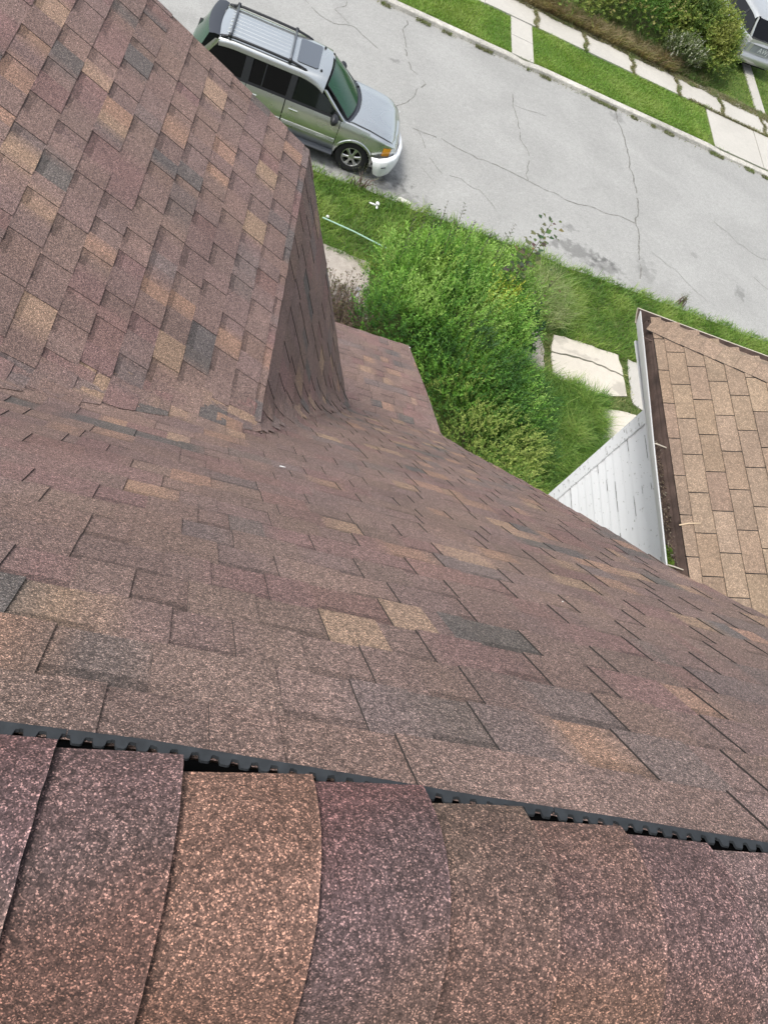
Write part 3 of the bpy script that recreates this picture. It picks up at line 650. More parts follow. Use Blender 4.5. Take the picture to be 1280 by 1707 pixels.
BG = [(.045, .12, .022), (.09, .215, .034), (.145, .30, .045), (.205, .365, .065), (.29, .43, .11)]
shrub('shrub', (2.6, -5.1, .1), [(-.9, .3, .7, 1.15, .9, .9), (-1.3, -.9, .6, .8, .9, .8), (.1, .9, .7, 1.2, .7, .9), (.9, .6, .75, .85, .9, .75), (0, -.6, .9, 1.3, 1.1, .9), (.85, -.5, .7, .75, .9, .8), (.3, -1.8, .7, 1.2, .9, .8), (1.0, -2.2, .6, .9, .8, .6)],
      6800, 12, BG, 'big bright green leafy bush overgrowing the pavement, with a yellow patch near its middle', 'bush', lsize=(.080, .031), slen=.42, seed=5, up=1.1,
      patches=[(.72, .12, 1.45, .30, (.50, .52, .08)), (.35, -.45, 1.6, .22, (.40, .46, .09)), (-.7, .2, 1.45, .35, (.24, .36, .07)), (-1.2, .9, 1.5, .45, (.20, .36, .06)), (.2, -1.4, 1.5, .3, (.06, .13, .04))], stems=30)
shrub('shrub', (3.5, -8.3, .1), [(0, 0, .6, 1.0, .9, .75), (.7, .3, .5, .7, .8, .6), (-.6, .8, .6, .8, .8, .7), (.2, -1.0, .6, .9, .8, .6)], 3000, 12, [(.06, .14, .03), (.13, .24, .045), (.25, .34, .08), (.34, .40, .11)],
      'yellow green shrub at the roof edge below the big bright bush', 'shrub', lsize=(.048, .022), slen=.26, seed=8, stems=14)
shrub('shrub', (4.35, -6.9, .1), [(0, 0, .45, .6, .8, .5), (0, .7, .3, .4, .5, .3)], 800, 11, [(.03, .085, .02), (.06, .15, .03), (.10, .2, .04)], 'low dark green undergrowth between the big bush and the long yard grass', 'undergrowth', lsize=(.06, .025), slen=.25, seed=18, stems=6)
# brown twiggy shrub at the left beside the porch roof
tw = empty('twiggy_shrub', (.15, -6.2, .08), 'brown half bare twiggy shrub between the wing roof and the green bush', 'shrub')
mb = MB(); r = random.Random(3); lp, ldv = [], []
for k in range(420):
    a = r.uniform(0, 6.28); q = r.uniform(.2, .9); b = Vector((.15 + r.uniform(-.45, .45), -6.2 + r.uniform(-.6, .6), .08)); tip = b + Vector((math.cos(a) * q * .6, math.sin(a) * q * .7 + .15, r.uniform(.35, 1.0)))
    mid = b.lerp(tip, .55) + Vector((r.uniform(-.06, .06), r.uniform(-.06, .06), .05)); mb.tube([b, mid, tip], [.006, .0045, .002], 4, cap=False)
    for j in range(9):
        t_ = r.uniform(.45, 1); p = mid.lerp(tip, t_); lp.append(p); ldv.append((r.gauss(0, 1), r.gauss(0, 1), .5))
mb.build('twig', M['drystem'], tw)
g = np.random.default_rng(9); n_ = len(lp); cc = np.array([(.13, .10, .06), (.19, .13, .10), (.11, .12, .05), (.08, .06, .05)])[g.integers(0, 4, n_)] * g.uniform(.7, 1.3, n_)[:, None]
V, T, CC = leaves(np.array([tuple(p) for p in lp]), np.array(ldv), np.tile([0., 0, 1], (n_, 1)) + g.normal(0, .4, (n_, 3)), np.full(n_, .05), np.full(n_, .022), cc); tri_mesh('foliage', V, T, CC, M['leaf'], tw)
shrub('shrub', (.35, -7.6, .1), [(0, 0, .45, .5, .6, .45)], 420, 10, [(.03, .07, .02), (.06, .12, .03)], 'small dark shrub tucked against the porch roof under the twiggy shrub', 'shrub', lsize=(.06, .03), slen=.2, seed=41, stems=5)
def stalk(name, base, tip, n, size, cols, label, cat, seed, group=None, wide=.42, start=.25, thick=.008, bend=.05):
    """one upright stem with leaves along it"""
    r = random.Random(seed); root = empty(name, base, label, cat, group); a, b = Vector(base), Vector(tip); L0 = (b - a).length
    off = Vector((r.uniform(-1, 1), r.uniform(-1, 1), 0)) * bend * L0; pts = [a.lerp(b, t) + off * math.sin(t * 3.14) for t in (0, .25, .5, .75, 1)]
    mb = MB(); mb.tube(pts, [thick, thick * .85, thick * .7, thick * .5, thick * .25], 6); mb.build('stem', M['bark'], root)
    P, D, S, CC = [], [], [], []
    for k in range(n):
        t = lerp(start, 1, (k + r.random()) / n); p = a.lerp(b, t) + off * math.sin(t * 3.14); an = k * 2.4 + r.uniform(-.4, .4)
        d = Vector((math.cos(an), math.sin(an), r.uniform(-.1, .6))); P.append(p + (Vector((math.cos(an), math.sin(an), .3)) * r.uniform(.0, wide * .35))); D.append(d); S.append(size * r.uniform(.6, 1.2) * (1.1 - .5 * t)); c = r.choice(cols); CC.append([x * r.uniform(.8, 1.25) for x in c])
    g = np.random.default_rng(seed)
    V, T, C_ = leaves(np.array([tuple(x) for x in P]), np.array([tuple(x) for x in D]), np.tile([0., 0, 1.], (n, 1)) + g.normal(0, .25, (n, 3)), np.array(S), np.array(S) * wide, np.clip(np.array(CC), .01, 1))
    tri_mesh('foliage', V, T, C_, M['leaf'], root); return root

# stalks standing above the big bush, saplings
bush = bpy.data.objects['shrub']
def shoot(parent, base, tip, n, size, col, seed):
    r = random.Random(seed); a, b = Vector(base), Vector(tip); P, D, S, CC = [], [], [], []
    off = Vector((r.uniform(-1, 1), r.uniform(-1, 1), 0)) * .06
    mb = MB(); mb.tube([a, a.lerp(b, .5) + off, b], [.007, .005, .002], 5)
    for k in range(n):
        t = lerp(.25, 1, k / n); p = a.lerp(b, t) + off * math.sin(t * 3.14); an = (k % 2) * 3.14 + r.uniform(-.5, .5) + seed
        P.append(tuple(p)); D.append((math.cos(an), math.sin(an), .7)); S.append(size * r.uniform(.7, 1.1)); c = [x * r.uniform(.8, 1.2) for x in col]; CC.append(c)
    g = np.random.default_rng(seed); V, T, C_ = leaves(np.array(P), np.array(D), np.tile([0., 0, 1.], (n, 1)) + g.normal(0, .3, (n, 3)), np.array(S), np.array(S) * .36, np.array(CC))
    i0 = len(mb.v); me = [mb.vert(v) for v in V]
    for t_, in zip(T): mb.face([me[j] for j in t_], tuple(C_[t_[0]]), 1)
    return mb.build('tall_shoot', [M['bark'], M['leaf']], parent)
sh = [(1.25, -4.31), (1.46, -4.23), (1.70, -3.74), (1.98, -3.92), (2.26, -4.13), (2.68, -4.22), (3.1, -3.95), (.98, -4.58), (1.85, -4.3), (2.9, -4.35)]
for i, (x, y) in enumerate(sh): shoot(bush, (x + .1, y - .25, 1.25), (x, y, 2.45 - .12 * (i % 3)), 22, .075, (.085, .105, .06), i + 3)
ML = [(.075, .095, .045), (.055, .085, .035), (.10, .14, .05), (.12, .09, .055)]
stalk('sapling', (3.62, -4.42, .1), (3.51, -4.49, 3.12), 120, .19, [(.07, .11, .045), (.11, .14, .06), (.14, .16, .07), (.18, .15, .08), (.11, .09, .07)], 'tall thin sapling with broad leaves and a bare tip standing against the road', 'sapling', 7, wide=.8, start=.30, thick=.014)
stalk('sapling', (4.15, -5.10, .1), (4.08, -5.04, 2.55), 10, .11, ML, 'shorter sapling with a bare stem over the lawn and dark leaves low down', 'sapling', 8, wide=.8, start=.6, thick=.013)
sp2 = bpy.data.objects['sapling.001']
g = np.random.default_rng(12); n_ = 520; d3 = g.standard_normal((n_, 3)); d3 /= np.linalg.norm(d3, axis=1, keepdims=True)
P = np.array([3.95, -5.25, .95]) + d3 * np.array([.48, .52, .6]) * (g.random((n_, 1)) ** .45); cc = np.array([(.020, .055, .022), (.03, .075, .028), (.045, .10, .035)])[g.integers(0, 3, n_)] * g.uniform(.7, 1.3, n_)[:, None]
V, T, CC = leaves(P, d3 + np.array([0, 0, .1]), np.tile([0., 0, 1.], (n_, 1)) + g.normal(0, .3, (n_, 3)), g.uniform(.09, .15, n_), g.uniform(.07, .12, n_), cc); tri_mesh('low_foliage', V, T, CC, M['leaf'], sp2)
# weeds at the near road edge
shrub('roadside_weed', (9.55, -1.15, .04), [(0, 0, .14, .16, .14, .14)], 40, 6, [(.08, .10, .05), (.12, .14, .06)], 'small wiry weed at the road edge beyond the neighbour\'s gutter corner', 'weed', lsize=(.035, .016), slen=.16, seed=51, stems=12, stemmat=M['drystem'])
shrub('roadside_weed', (.3, -1.42, .08), [(0, 0, .2, .45, .12, .25)], 46, 7, [(.20, .20, .12), (.26, .26, .16), (.12, .16, .06)], 'pale seedy grass weed standing in front of the front wheel', 'weed', lsize=(.03, .012), slen=.3, seed=52, stems=16, stemmat=M['drystem'])

# far hedge
HG = [(.075, .125, .026), (.135, .20, .04), (.20, .265, .055), (.28, .32, .08), (.34, .31, .12)]
shrub('hedge_shrub', (6.5, 12.2, .1), [(0, 0, .55, 1.9, 1.6, .7), (-1.2, 1.2, .7, 1.5, 1.2, .8), (1.6, .9, .8, 1.4, 1.6, .9)], 3000, 10, HG, 'low olive hedge at the top edge, left end of the overgrown row across the street', 'hedge', lsize=(.085, .045), slen=.3, seed=61, up=.5)
shrub('hedge_shrub', (9.2, 12.9, .1), [(0, 0, .8, 1.7, 2.0, 1.0), (1.3, .6, .9, 1.3, 1.8, 1.1), (-.6, 1.8, 1.1, 1.5, 1.5, 1.1)], 3400, 10, HG, 'green and olive hedge in the middle of the row behind the dry brown grass', 'hedge', lsize=(.085, .045), slen=.3, seed=62, up=.5,
      patches=[(.2, -1.0, .9, .8, (.08, .17, .025))])
shrub('hedge_shrub', (11.9, 12.6, .1), [(0, 0, .85, 1.35, 1.4, 1.0), (.5, .2, .75, 1.05, .7, .75), (-.7, .5, .9, 1.1, 1.5, 1.0), (.6, -.7, .55, .8, .9, .6)], 3800, 10, HG[:4] + [(.20, .22, .05)], 'rounded olive bush beside the silver car in the drive', 'bush', lsize=(.09, .055), slen=.3, seed=63, up=.4)
shrub('white_flower_weed', (11.15, 11.2, .1), [(0, 0, .45, .75, .4, .5)], 620, 9, [(.10, .14, .05), (.17, .20, .09), (.5, .5, .42), (.09, .13, .04)], 'clump of weeds speckled with small white flowers at the foot of the rounded bush', 'flowering weed', lsize=(.06, .04), slen=.3, seed=64, stems=8)
blades('dry_grass', 9500, (4.3, 10.62, 11.0, 11.35), lambda a, b: .12, .36, .018, [(.24, .19, .10), (.34, .27, .16), (.42, .34, .20), (.22, .24, .09), (.27, .19, .12)], lean=.9, seed=65, tilt=(0, -.25))
blades('hedge_foot_grass', 6000, (8, 10.7, 12.4, 12.2), lambda a, b: .12, .25, .018, [G5, (.12, .15, .05), (.18, .16, .08)], lean=.9, seed=66)

# litter and small things
mb = MB(); r = random.Random(2)
def crumple(mb, c, s, seed, col=(1, 1, 1), flat=.35, n_=2):
    bm = bmesh.new(); bmesh.ops.create_icosphere(bm, subdivisions=n_, radius=1)
    for v in bm.verts:
        d = 1 + .55 * noise.noise(v.co * 1.9 + Vector((seed, 0, 0))); v.co = Vector((v.co.x * s[0] * d, v.co.y * s[1] * d, v.co.z * s[2] * d)) + Vector(c)
    off = len(mb.v)
    for v in bm.verts: mb.vert(v.co)
    bm.verts.index_update()
    for f in bm.faces: mb.face([off + v.index for v in f.verts], col)
    bm.free()
M['paper'] = plain('white_paper', (.78, .78, .76), .7); M['foil'] = plain('dull_foil', (.34, .34, .35), .5, metal=.3, var=.5, vscale=30); M['stone'] = plain('pale_stone', (.62, .60, .55), .9, var=.1)
mb = MB(); crumple(mb, (.69, -1.99, .22), (.11, .022, .02), 3); crumple(mb, (.80, -1.92, .23), (.04, .05, .03), 7); crumple(mb, (.80, -2.05, .21), (.025, .045, .02), 9)
tag(mb.build('paper_litter', M['paper']), 'crumpled white paper scrap lying in the verge grass by the parked car', 'litter')
mb = MB(); crumple(mb, (1.48, -1.28, .06), (.17, .08, .06), 5); tag(mb.build('pale_stone', M['stone']), 'pale flat stone at the road edge in front of the car', 'stone')
mb = MB(); crumple(mb, (.47, -5.3, .62), (.05, .13, .05), 6); tag(mb.build('foil_wrapper', M['foil']), 'dull silvery wrapper caught in the brown twiggy shrub', 'litter')
mb = MB(); crumple(mb, (-.30, -2.95, .22), (.035, .035, .03), 2); tag(mb.build('white_bloom', M['paper']), 'small white bloom beside the left end of the green pole', 'flower')
M['pole'] = plain('pale_green_pole', (.36, .55, .44), .4)
mb = MB(); mb.tube([(-.42, -3.13, .30), (.3, -3.24, .32), (1.12, -3.38, .30)], .016, 8); tag(mb.build('green_pole', M['pole']), 'thin pale green pole lying in the grass between wing roof and bush', 'pole')
def scrap(name, x, y, sz, ang, label):
    z = zmain(y); mb = MB(); M4 = Matrix.Translation(W(x, y, z)) @ Matrix.Rotation(-R_(47), 4, 'X') @ Matrix.Rotation(ang, 4, 'Z')
    pts = [(-1, -.3, .2), (-.2, -.5, .35), (.9, -.1, .25), (.7, .35, .2), (-.1, .3, .5), (-.8, .3, .25)]
    a = [mb.vert(M4 @ Vector((p[0] * sz, p[1] * sz, .010 + p[2] * sz * .3))) for p in pts]; b = [mb.vert(M4 @ Vector((p[0] * sz, p[1] * sz, .009 + p[2] * sz * .1))) for p in pts]
    mb.face(a); mb.face(b[::-1])
    for i in range(6): mb.face((a[i], b[i], b[(i + 1) % 6], a[(i + 1) % 6]))
    tag(mb.build(name, M['paper']), label, 'scrap')
scrap('feather_scrap', .435, 1.638, .014, .3, 'tiny white scrap on the brown shingles below the valley corner')
scrap('feather_scrap', 1.086, .885, .0045, .9, 'tinier white fleck on the shingles nearer the neighbour\'s white wall')

# ================================================================== the house next door
M['rust'] = plain('rusty_gutter', (.095, .064, .052), .85, var=.45, vscale=9, bump=.3, bscale=60); M['tan_metal'] = plain('tan_gutter_rim', (.52, .47, .38), .5, var=.15, vscale=14)
M['debris'] = plain('gutter_debris', (.045, .032, .024), .95, var=.6, vscale=22, bump=.8, bscale=60)
def painted(name):
    mm, n, b = mat_base(name); L = n.links.new; tc = N(n, 'ShaderNodeTexCoord')
    mp = N(n, 'ShaderNodeMapping'); mp.inputs['Scale'].default_value = (3, 3.2, 7); L(tc.outputs['Object'], mp.inputs[0])
    no = N(n, 'ShaderNodeTexNoise'); no.inputs['Scale'].default_value = 5.5; no.inputs['Detail'].default_value = 7; no.inputs['Roughness'].default_value = .68; L(mp.outputs[0], no.inputs['Vector'])
    r = N(n, 'ShaderNodeValToRGB'); e = r.color_ramp.elements; e[0].position = .345; e[0].color = (.26, .25, .235, 1); e[1].position = .37; e[1].color = (.82, .835, .85, 1)
    L(no.outputs['Fac'], r.inputs[0]); L(r.outputs[0], b.inputs['Base Color']); b.inputs['Roughness'].default_value = .6
    bp = N(n, 'ShaderNodeBump'); bp.inputs['Strength'].default_value = .4; bp.inputs['Distance'].default_value = .003; L(no.outputs['Fac'], bp.inputs['Height']); L(bp.outputs[0], b.inputs['Normal'])
    return mm
M['siding'] = painted('peeling_white_siding')
def painted2():
    mm = painted('peeling_corner_board'); r = [x for x in mm.node_tree.nodes if x.type == 'VALTORGB'][0]; r.color_ramp.elements[0].position = .39; r.color_ramp.elements[1].position = .41
    r.color_ramp.elements[0].color = (.42, .42, .42, 1); return mm
M['board'] = painted2()
nbr = empty('neighbour_house', W(7, -1, 0)[:2] + (.1,), 'white sided house next door with tan three tab shingle hip roof', 'house')
cN, sN = .8944, .4472; EX, EZ = 3.184, -3.391
def fr_n(u, v, h): return W(EX + cN * v - sN * h, u, EZ + sN * v + cN * h)
TANS = [(.248, .184, .130), (.236, .172, .123), (.256, .190, .136), (.228, .164, .119), (.242, .176, .125), (.246, .180, .127)]
KH = .75                                    # the hip runs (1, -KH) in plan
CY = 4.42
def hipy(v): return CY - KH * cN * v
mb = MB(); r = random.Random(9); tabs0 = [3.88, 3.745, 3.91, 3.77, 3.64, 3.80]
v = -.052; row = 0
while v < 4.4:
    vB = v; vA = v + .1287       # vA upper, vB lower butt
    if row == 0: vB = 0.
    y = (tabs0[row] if row < 6 else tabs0[row % 6] + .05 * (row % 5)) % .305 - 7.0 * 1
    while y < hipy(vB):
        a, b = y + .0035, min(y + .305 - .0035, hipy(vB)); c = jit(r.choice(TANS), r, .08)
        if a < b:
            wob = r.uniform(-.002, .002); us = [lerp(a, b, t) for t in (0, .25, .5, .75, 1)]
            hs_ = [.009 + r.uniform(-.001, .0015) for _ in us]
            tp = [mb.vert(fr_n(x, vA + .002, .0012)) for x in us]; bt = [mb.vert(fr_n(x + 0, vB + wob, h_)) for x, h_ in zip(us, hs_)]; lw = [mb.vert(fr_n(x, vB + wob, -.001)) for x in us]
            for k in range(4):
                c_ = tuple(q * (1 + .04 * noise.noise(Vector((us[k] * 3, v * 3, 0)))) for q in c)
                mb.face((bt[k], bt[k + 1], tp[k + 1], tp[k]), c_); mb.face((bt[k], lw[k], lw[k + 1], bt[k + 1]), (1, 1, 1), 1)
            for e_ in (0, 4):
                q0 = mb.vert(fr_n(us[e_], vA, -.001)); mb.face((bt[e_], lw[e_], q0, tp[e_]), (1, 1, 1), 1)
        y += .305
    v += .1287; row += 1
mb.poly([fr_n(-7, 0, -.0015), fr_n(hipy(0), 0, -.0015), fr_n(hipy(4.4), 4.4, -.0015), fr_n(-7, 4.4, -.0015)], (1, 1, 1), 1)
# other planes of the hip roof, plain courses
RT = Vector(fr_n(hipy(4.4), 4.4, 0)); RB = Vector(fr_n(-7, 4.4, 0)); far_x = 2 * RT.x - Vector(fr_n(0, 0, 0)).x
F0 = Vector(fr_n(CY, 0, 0)); F1 = Vector((far_x, F0.y, F0.z))
mb.poly([F0, RT, F1], (.30, .22, .155)); mb.poly([F1, RT, RB, (far_x, RB.y, F1.z)], (.30, .22, .155))
nroof = mb.build('roof', [M['granule_tan'], M['cut']], nbr)
# hip caps
mb = MB(); hd = (RT - F0).normalized(); r = random.Random(4)
nL = Vector((-sN, 0, cN)); fN = (F1 - F0).cross(RT - F0).normalized(); fN = fN if fN.z > 0 else -fN
wl = hd.cross(nL).normalized(); wl = wl if wl.y < 0 else -wl; wf = hd.cross(fN).normalized(); wf = wf if wf.y > 0 else -wf
s = .03; k = 0
for sd, up in ((wl, nL), (wf, fN)):
    wu = .13 if sd is wl else .05; q = [F0 + hd * .06 + up * .0075, F0 + hd * 6.6 + up * .0075, F0 + hd * 6.6 + sd * wu + up * .0075, F0 + hd * .06 + sd * wu + up * .0075]
    for p in q: p.y = min(p.y, F0.y + .015)
    mb.poly(q, (1, 1, 1), 1)
while s < 6.6:
    e = s + .137; c = jit(r.choice(TANS[:3] + TANS[2:3]), r, .06); off = r.uniform(-.003, .003)
    rows = []
    for q, lift in ((s + .004, .005), ((s + e) / 2, .003), (e + .002, .001)):
        rw = []
        for t in (-1, -.75, -.5, -.25, -.1, 0, .1, .25, .5, .75, 1):
            wd = .135; p = F0 + hd * q; side = wl if t < 0 else wf; up = (nL if t < 0 else fN); rise = lift + .010
            tt = abs(t) * ((wd if t < 0 else .30) + off)
            if k == 0 and q == s: tt *= .62; p = p + hd * .02
            if k == 0 and q == s and t == 0: p = p - hd * .045
            if t > 0: tt = max(0., min(tt, (F0.y + .020 - p.y) / max(side.y, .05)))
            pp = p + side * tt + up * rise
            if abs(t) < .25: pp += Vector((0, 0, 1)) * .002 * (1 - abs(t) / .25)
            pp.y = min(pp.y, F0.y + .022); rw.append(pp)
        rows.append(rw)
    I = mb.grid(rows, c)
    low = [mb.vert(p - Vector((0, 0, .005)) ) for p in rows[0]]
    for j in range(10): mb.face((I[0][j], low[j], low[j + 1], I[0][j + 1]), (1, 1, 1), 1)
    for col_ in (0, 10):
        lo = [mb.vert(rr_[col_] - Vector((0, 0, .010))) for rr_ in rows]
        for j in range(2): mb.face((I[j][col_], I[j + 1][col_], lo[j + 1], lo[j]), (1, 1, 1), 1)
    s = e; k += 1
mb.build('hip_cap', [M['granule_tan'], M['cut']], nroof)
# walls: lap boards on the side facing us, corner boards
XW, YW = 3.55, 4.04; ztop, zbot = -3.60, .12 - CAM.z
mb = MB(); z = ztop; r = random.Random(6); k = 0
while z > zbot:
    z2 = max(z - .105, zbot); ya = -7.0; joints = [-7.0] + sorted(r.uniform(-6.8, 3.9) for _ in range(2)) + [YW - .09]
    for a, b in zip(joints[:-1], joints[1:]):
        t = r.uniform(.006, .010); n_ = 12; rt, rb, rl = [], [], []
        for q in range(n_ + 1):
            y = lerp(a + .001, b - .001, q / n_); w_ = .0035 * noise.noise(Vector((y * 1.3, z * 9, 0)))
            rt.append(mb.vert(W(XW, y, z))); rb.append(mb.vert(W(XW - t - w_, y, z2))); rl.append(mb.vert(W(XW + .002, y, z2 - .0005)))
        for q in range(n_ * 4):
            u_ = lerp(a, b, q / (n_ * 4)); 
            if noise.noise(Vector((u_ * 2.6, z * 13, 2))) > .16 + .2 * math.sin(z * 31):
                u2 = lerp(a, b, (q + 1) / (n_ * 4)); d_ = r.uniform(.002, .008); mb.poly([W(XW - t - .005, u_, z2 + d_), W(XW - t - .005, u2, z2 + r.uniform(.002, .008)), W(XW - t - .005, u2, z2 - .001), W(XW - t - .005, u_, z2 - .001)], (1, 1, 1), 1)
        for q in range(n_): mb.face((rt[q], rt[q + 1], rb[q + 1], rb[q])); mb.face((rb[q], rb[q + 1], rl[q + 1], rl[q]), (1, 1, 1), 1)
    z = z2; k += 1
mb.box(W(XW + .004, -7, zbot), W(9.9, YW - .001, -3.45))
M['gap'] = plain('siding_gap', (.20, .195, .185), .9)
mb.build('siding', [M['siding'], M['gap']], nbr)
mb = MB(); mb.box(W(XW - .022, YW - .092, zbot), W(XW - .002, YW + .02, ztop)); mb.box(W(XW - .0215, YW + .0205, zbot), W(XW + .09, YW + .04, ztop)); mb.build('corner_board', M['board'], nbr)
mb = MB(); mb.box(W(3.186, -7, -3.50), W(3.204, CY - .02, -3.404)); mb.box(W(3.205, CY - .04, -3.50), W(9.9, CY - .022, -3.404)); mb.build('fascia', M['rust'], nbr)
mb = MB(); mb.box(W(EX + .02, -7, -3.62), W(XW + .3, CY - .04, -3.602)); mb.box(W(XW, YW + .05, -3.625), W(9.9, CY - .04, -3.602)); mb.build('soffit', M['white_trim'], nbr)
# gutters: open trough along the side, another along the front
GP = [(0, 0), (-.004, -.075), (-.02, -.088), (-.045, -.086), (-.088, -.040), (-.112, 0), (-.119, .003), (-.122, -.004), (-.098, -.042), (-.055, -.098), (-.01, -.102), (.004, -.085), (.004, 0)]
def sagz(y): return -.012 - .03 * math.sin(max(0, min(1, (4.4 - y) / 7)) * 3.14)
def sagx(y): return -.012 * math.sin(max(0, min(1, (4.4 - y) / 5)) * 3.14)
mb = MB(); ys = [lerp(-7, CY, k / 40) for k in range(41)]
rows = []
def gsc(y): return lerp(.45, .86, max(0, min(1, (4.4 - y) / 2.4)))
for y in ys: rows.append([W(3.178 + px_ * gsc(y) + sagx(y) + .004 * noise.noise(Vector((y * 1.7, 2, 0))), y - (px_ * .6 if y == ys[-1] else 0), -3.405 + pz_ + sagz(y)) for px_, pz_ in GP])
I = [[mb.vert(p) for p in rw] for rw in rows]
for a in range(40):
    for b in range(len(GP) - 1):
        mb.face((I[a][b], I[a][b + 1], I[a + 1][b + 1], I[a + 1][b]), (1, 1, 1), 1 if 5 <= b <= 8 else 0)
side_g = mb.build('side_gutter', [M['rust'], M['white_trim']], nbr)
for k, y in enumerate((4.20, 3.23, 2.30, 1.2)):
    mb = MB(); z = -3.402 + sagz(y); mb.tube([W(3.20, y, z + .004), W(3.12, y + .006, z + .006), W(3.178 - .117 * gsc(y) + sagx(y), y + .01, z + .002)], .0045, 6); mb.build('hanger', M['rust' if k == 0 else 'tan_metal'], side_g)
mb = MB(); r = random.Random(8); rows = []
for k in range(90):
    y = lerp(-6.9, 3.4, k / 89); dpt = -.072 + .05 * max(0, min(1, (3.2 - y) / 1.8)); rows.append([W(3.172 - .058 * t * gsc(y) + sagx(y), y, -3.405 + sagz(y) + dpt + .018 * noise.noise(Vector((y * 9, t * 5, 0))) - .01) for t in (0, .2, .4, .6, .8, .95)])
mb.grid(rows); mb.build('debris', M['debris'], side_g)
g = np.random.default_rng(3); n_ = 900; yy = 3.3 - 2.4 * g.random(n_) ** .8; xx = 3.172 - .06 * g.random(n_); zz = -3.405 - .05 + .02 * g.random(n_)
P = np.stack([xx + CAM.x, yy + CAM.y, zz + CAM.z - .012], 1); d3 = g.standard_normal((n_, 3)) * [1, 1, .3]; cc = np.array([(.10, .075, .05), (.16, .12, .08), (.05, .035, .025), (.2, .17, .13)])[g.integers(0, 4, n_)]
V, T, CC = leaves(P, d3, np.tile([0., 0, 1.], (n_, 1)) + g.normal(0, .3, (n_, 3)), g.uniform(.008, .028, n_), g.uniform(.004, .012, n_), cc); tri_mesh('leaf_litter', V, T, CC, M['leaf'], side_g)
# moss growing in the gutter
mo = np.random.default_rng(5); n_ = 5200; t_ = mo.random((n_, 2)); cy_ = np.array([2.44, 2.36, 2.27, 2.19])[mo.integers(0, 4, n_)]
an = mo.uniform(0, 6.28, n_); ra = mo.random(n_) ** .5; P = np.stack([CAM.x + 3.138 + .032 * ra * np.cos(an), CAM.y + cy_ + .055 * ra * np.sin(an), CAM.z - 3.47 + .040 * (1 - ra ** 2) + sagz(2.3)], 1)
d3 = mo.standard_normal((n_, 3)) * [1, 1, .4] + [0, 0, .8]; cc = np.array([(.10, .20, .02), (.15, .26, .03), (.06, .13, .02), (.22, .30, .05)])[mo.integers(0, 4, n_)]
V, T, CC = leaves(P, d3, np.tile([0., 0, 1.], (n_, 1)) + mo.normal(0, .5, (n_, 3)), mo.uniform(.006, .013, n_), mo.uniform(.003, .006, n_), cc); tag(tri_mesh('moss', V, T, CC, M['leaf']), 'bright green moss clump growing in the neighbour\'s gutter', 'moss')
mb = MB(); rows = []
for k in range(31):
    x = lerp(3.18, 11.6, k / 30); rows.append([W(x + (px_ * .62 if k == 0 else 0), CY + .004 - px_ * .8 + .004 * noise.noise(Vector((x, 5, 0))), -3.420 + pz_) for px_, pz_ in GP])
I = [[mb.vert(p) for p in rw] for rw in rows]
for a in range(30):
    for b in range(len(GP) - 1): mb.face((I[a][b], I[a + 1][b], I[a + 1][b + 1], I[a][b + 1]), (1, 1, 1), 1 if 5 <= b <= 8 else 0)
mb.build('front_gutter', [M['rust'], M['tan_metal']], nbr)
mb = MB(); mb.tube([Vector(W(3.165, 2.595, -3.388)), Vector(W(3.22, 2.607, -3.358)), Vector(W(3.285, 2.61, -3.328))], [.0055, .005, .003], 6); tag(mb.build('stick', plain('bleached_stick', (.55, .42, .28), .8)), 'short bleached stick lying across the tan shingles at the gutter edge', 'stick')

# ================================================================== vehicles (x forward, y left, z up in car space)
def paint(name, col, metal=.75, rough=.34):
    mm, n, b = mat_base(name); L = n.links.new; b.inputs['Metallic'].default_value = metal; b.inputs['Roughness'].default_value = rough; b.inputs['Coat Weight'].default_value = .6; b.inputs['Coat Roughness'].default_value = .06
    tc = N(n, 'ShaderNodeTexCoord'); no = N(n, 'ShaderNodeTexNoise'); no.inputs['Scale'].default_value = 1.5; no.inputs['Detail'].default_value = 2; L(tc.outputs['Object'], no.inputs['Vector'])
    r = N(n, 'ShaderNodeValToRGB'); e = r.color_ramp.elements; e[0].position = .3; e[1].position = .7; e[0].color = (*[c * .96 for c in col], 1); e[1].color = (*[c * 1.03 for c in col], 1); L(no.outputs['Fac'], r.inputs[0]); L(r.outputs[0], b.inputs['Base Color'])
    mr = N(n, 'ShaderNodeMapRange'); mr.inputs['To Min'].default_value = rough - .02; mr.inputs['To Max'].default_value = rough + .03; L(no.outputs['Fac'], mr.inputs['Value']); L(mr.outputs[0], b.inputs['Roughness']); return mm
M['pewter'] = paint('pewter_paint', (.66, .68, .66), metal=.90, rough=.27); M['bumper_white'] = plain('white_bumper_paint', (.82, .83, .84), .35, coat=.4, var=.03)
M['trim_black'] = plain('black_plastic_trim', (.018, .019, .022), .45); M['glass_black'] = plain('dark_tinted_glass', (.004, .004, .005), .05, spec=.35)
M['rubber'] = plain('tyre_rubber', (.016, .016, .017), .85, bump=.4, bscale=50); M['alloy'] = plain('alloy', (.58, .58, .57), .3, metal=.85); M['well'] = plain('wheel_well', (.006, .006, .006), .95)
M['amber'] = plain('amber_lens', (.85, .36, .03), .2, coat=.6); M['lens'] = plain('headlamp_lens', (.82, .84, .85), .2, coat=1.); M['interior'] = plain('dark_interior', (.020, .020, .021), .9); M['seat'] = plain('grey_seat', (.075, .075, .07), .85)
M['rack'] = plain('rack_grey', (.10, .11, .125), .4, metal=.3); M['red_lens'] = plain('red_lens', (.35, .02, .02), .2, coat=.6); M['seam'] = plain('panel_gap', (.01, .01, .01), .9); M['plate'] = plain('plate_grey', (.30, .32, .33), .4); M['letter'] = plain('pale_lettering', (.75, .76, .74), .4)
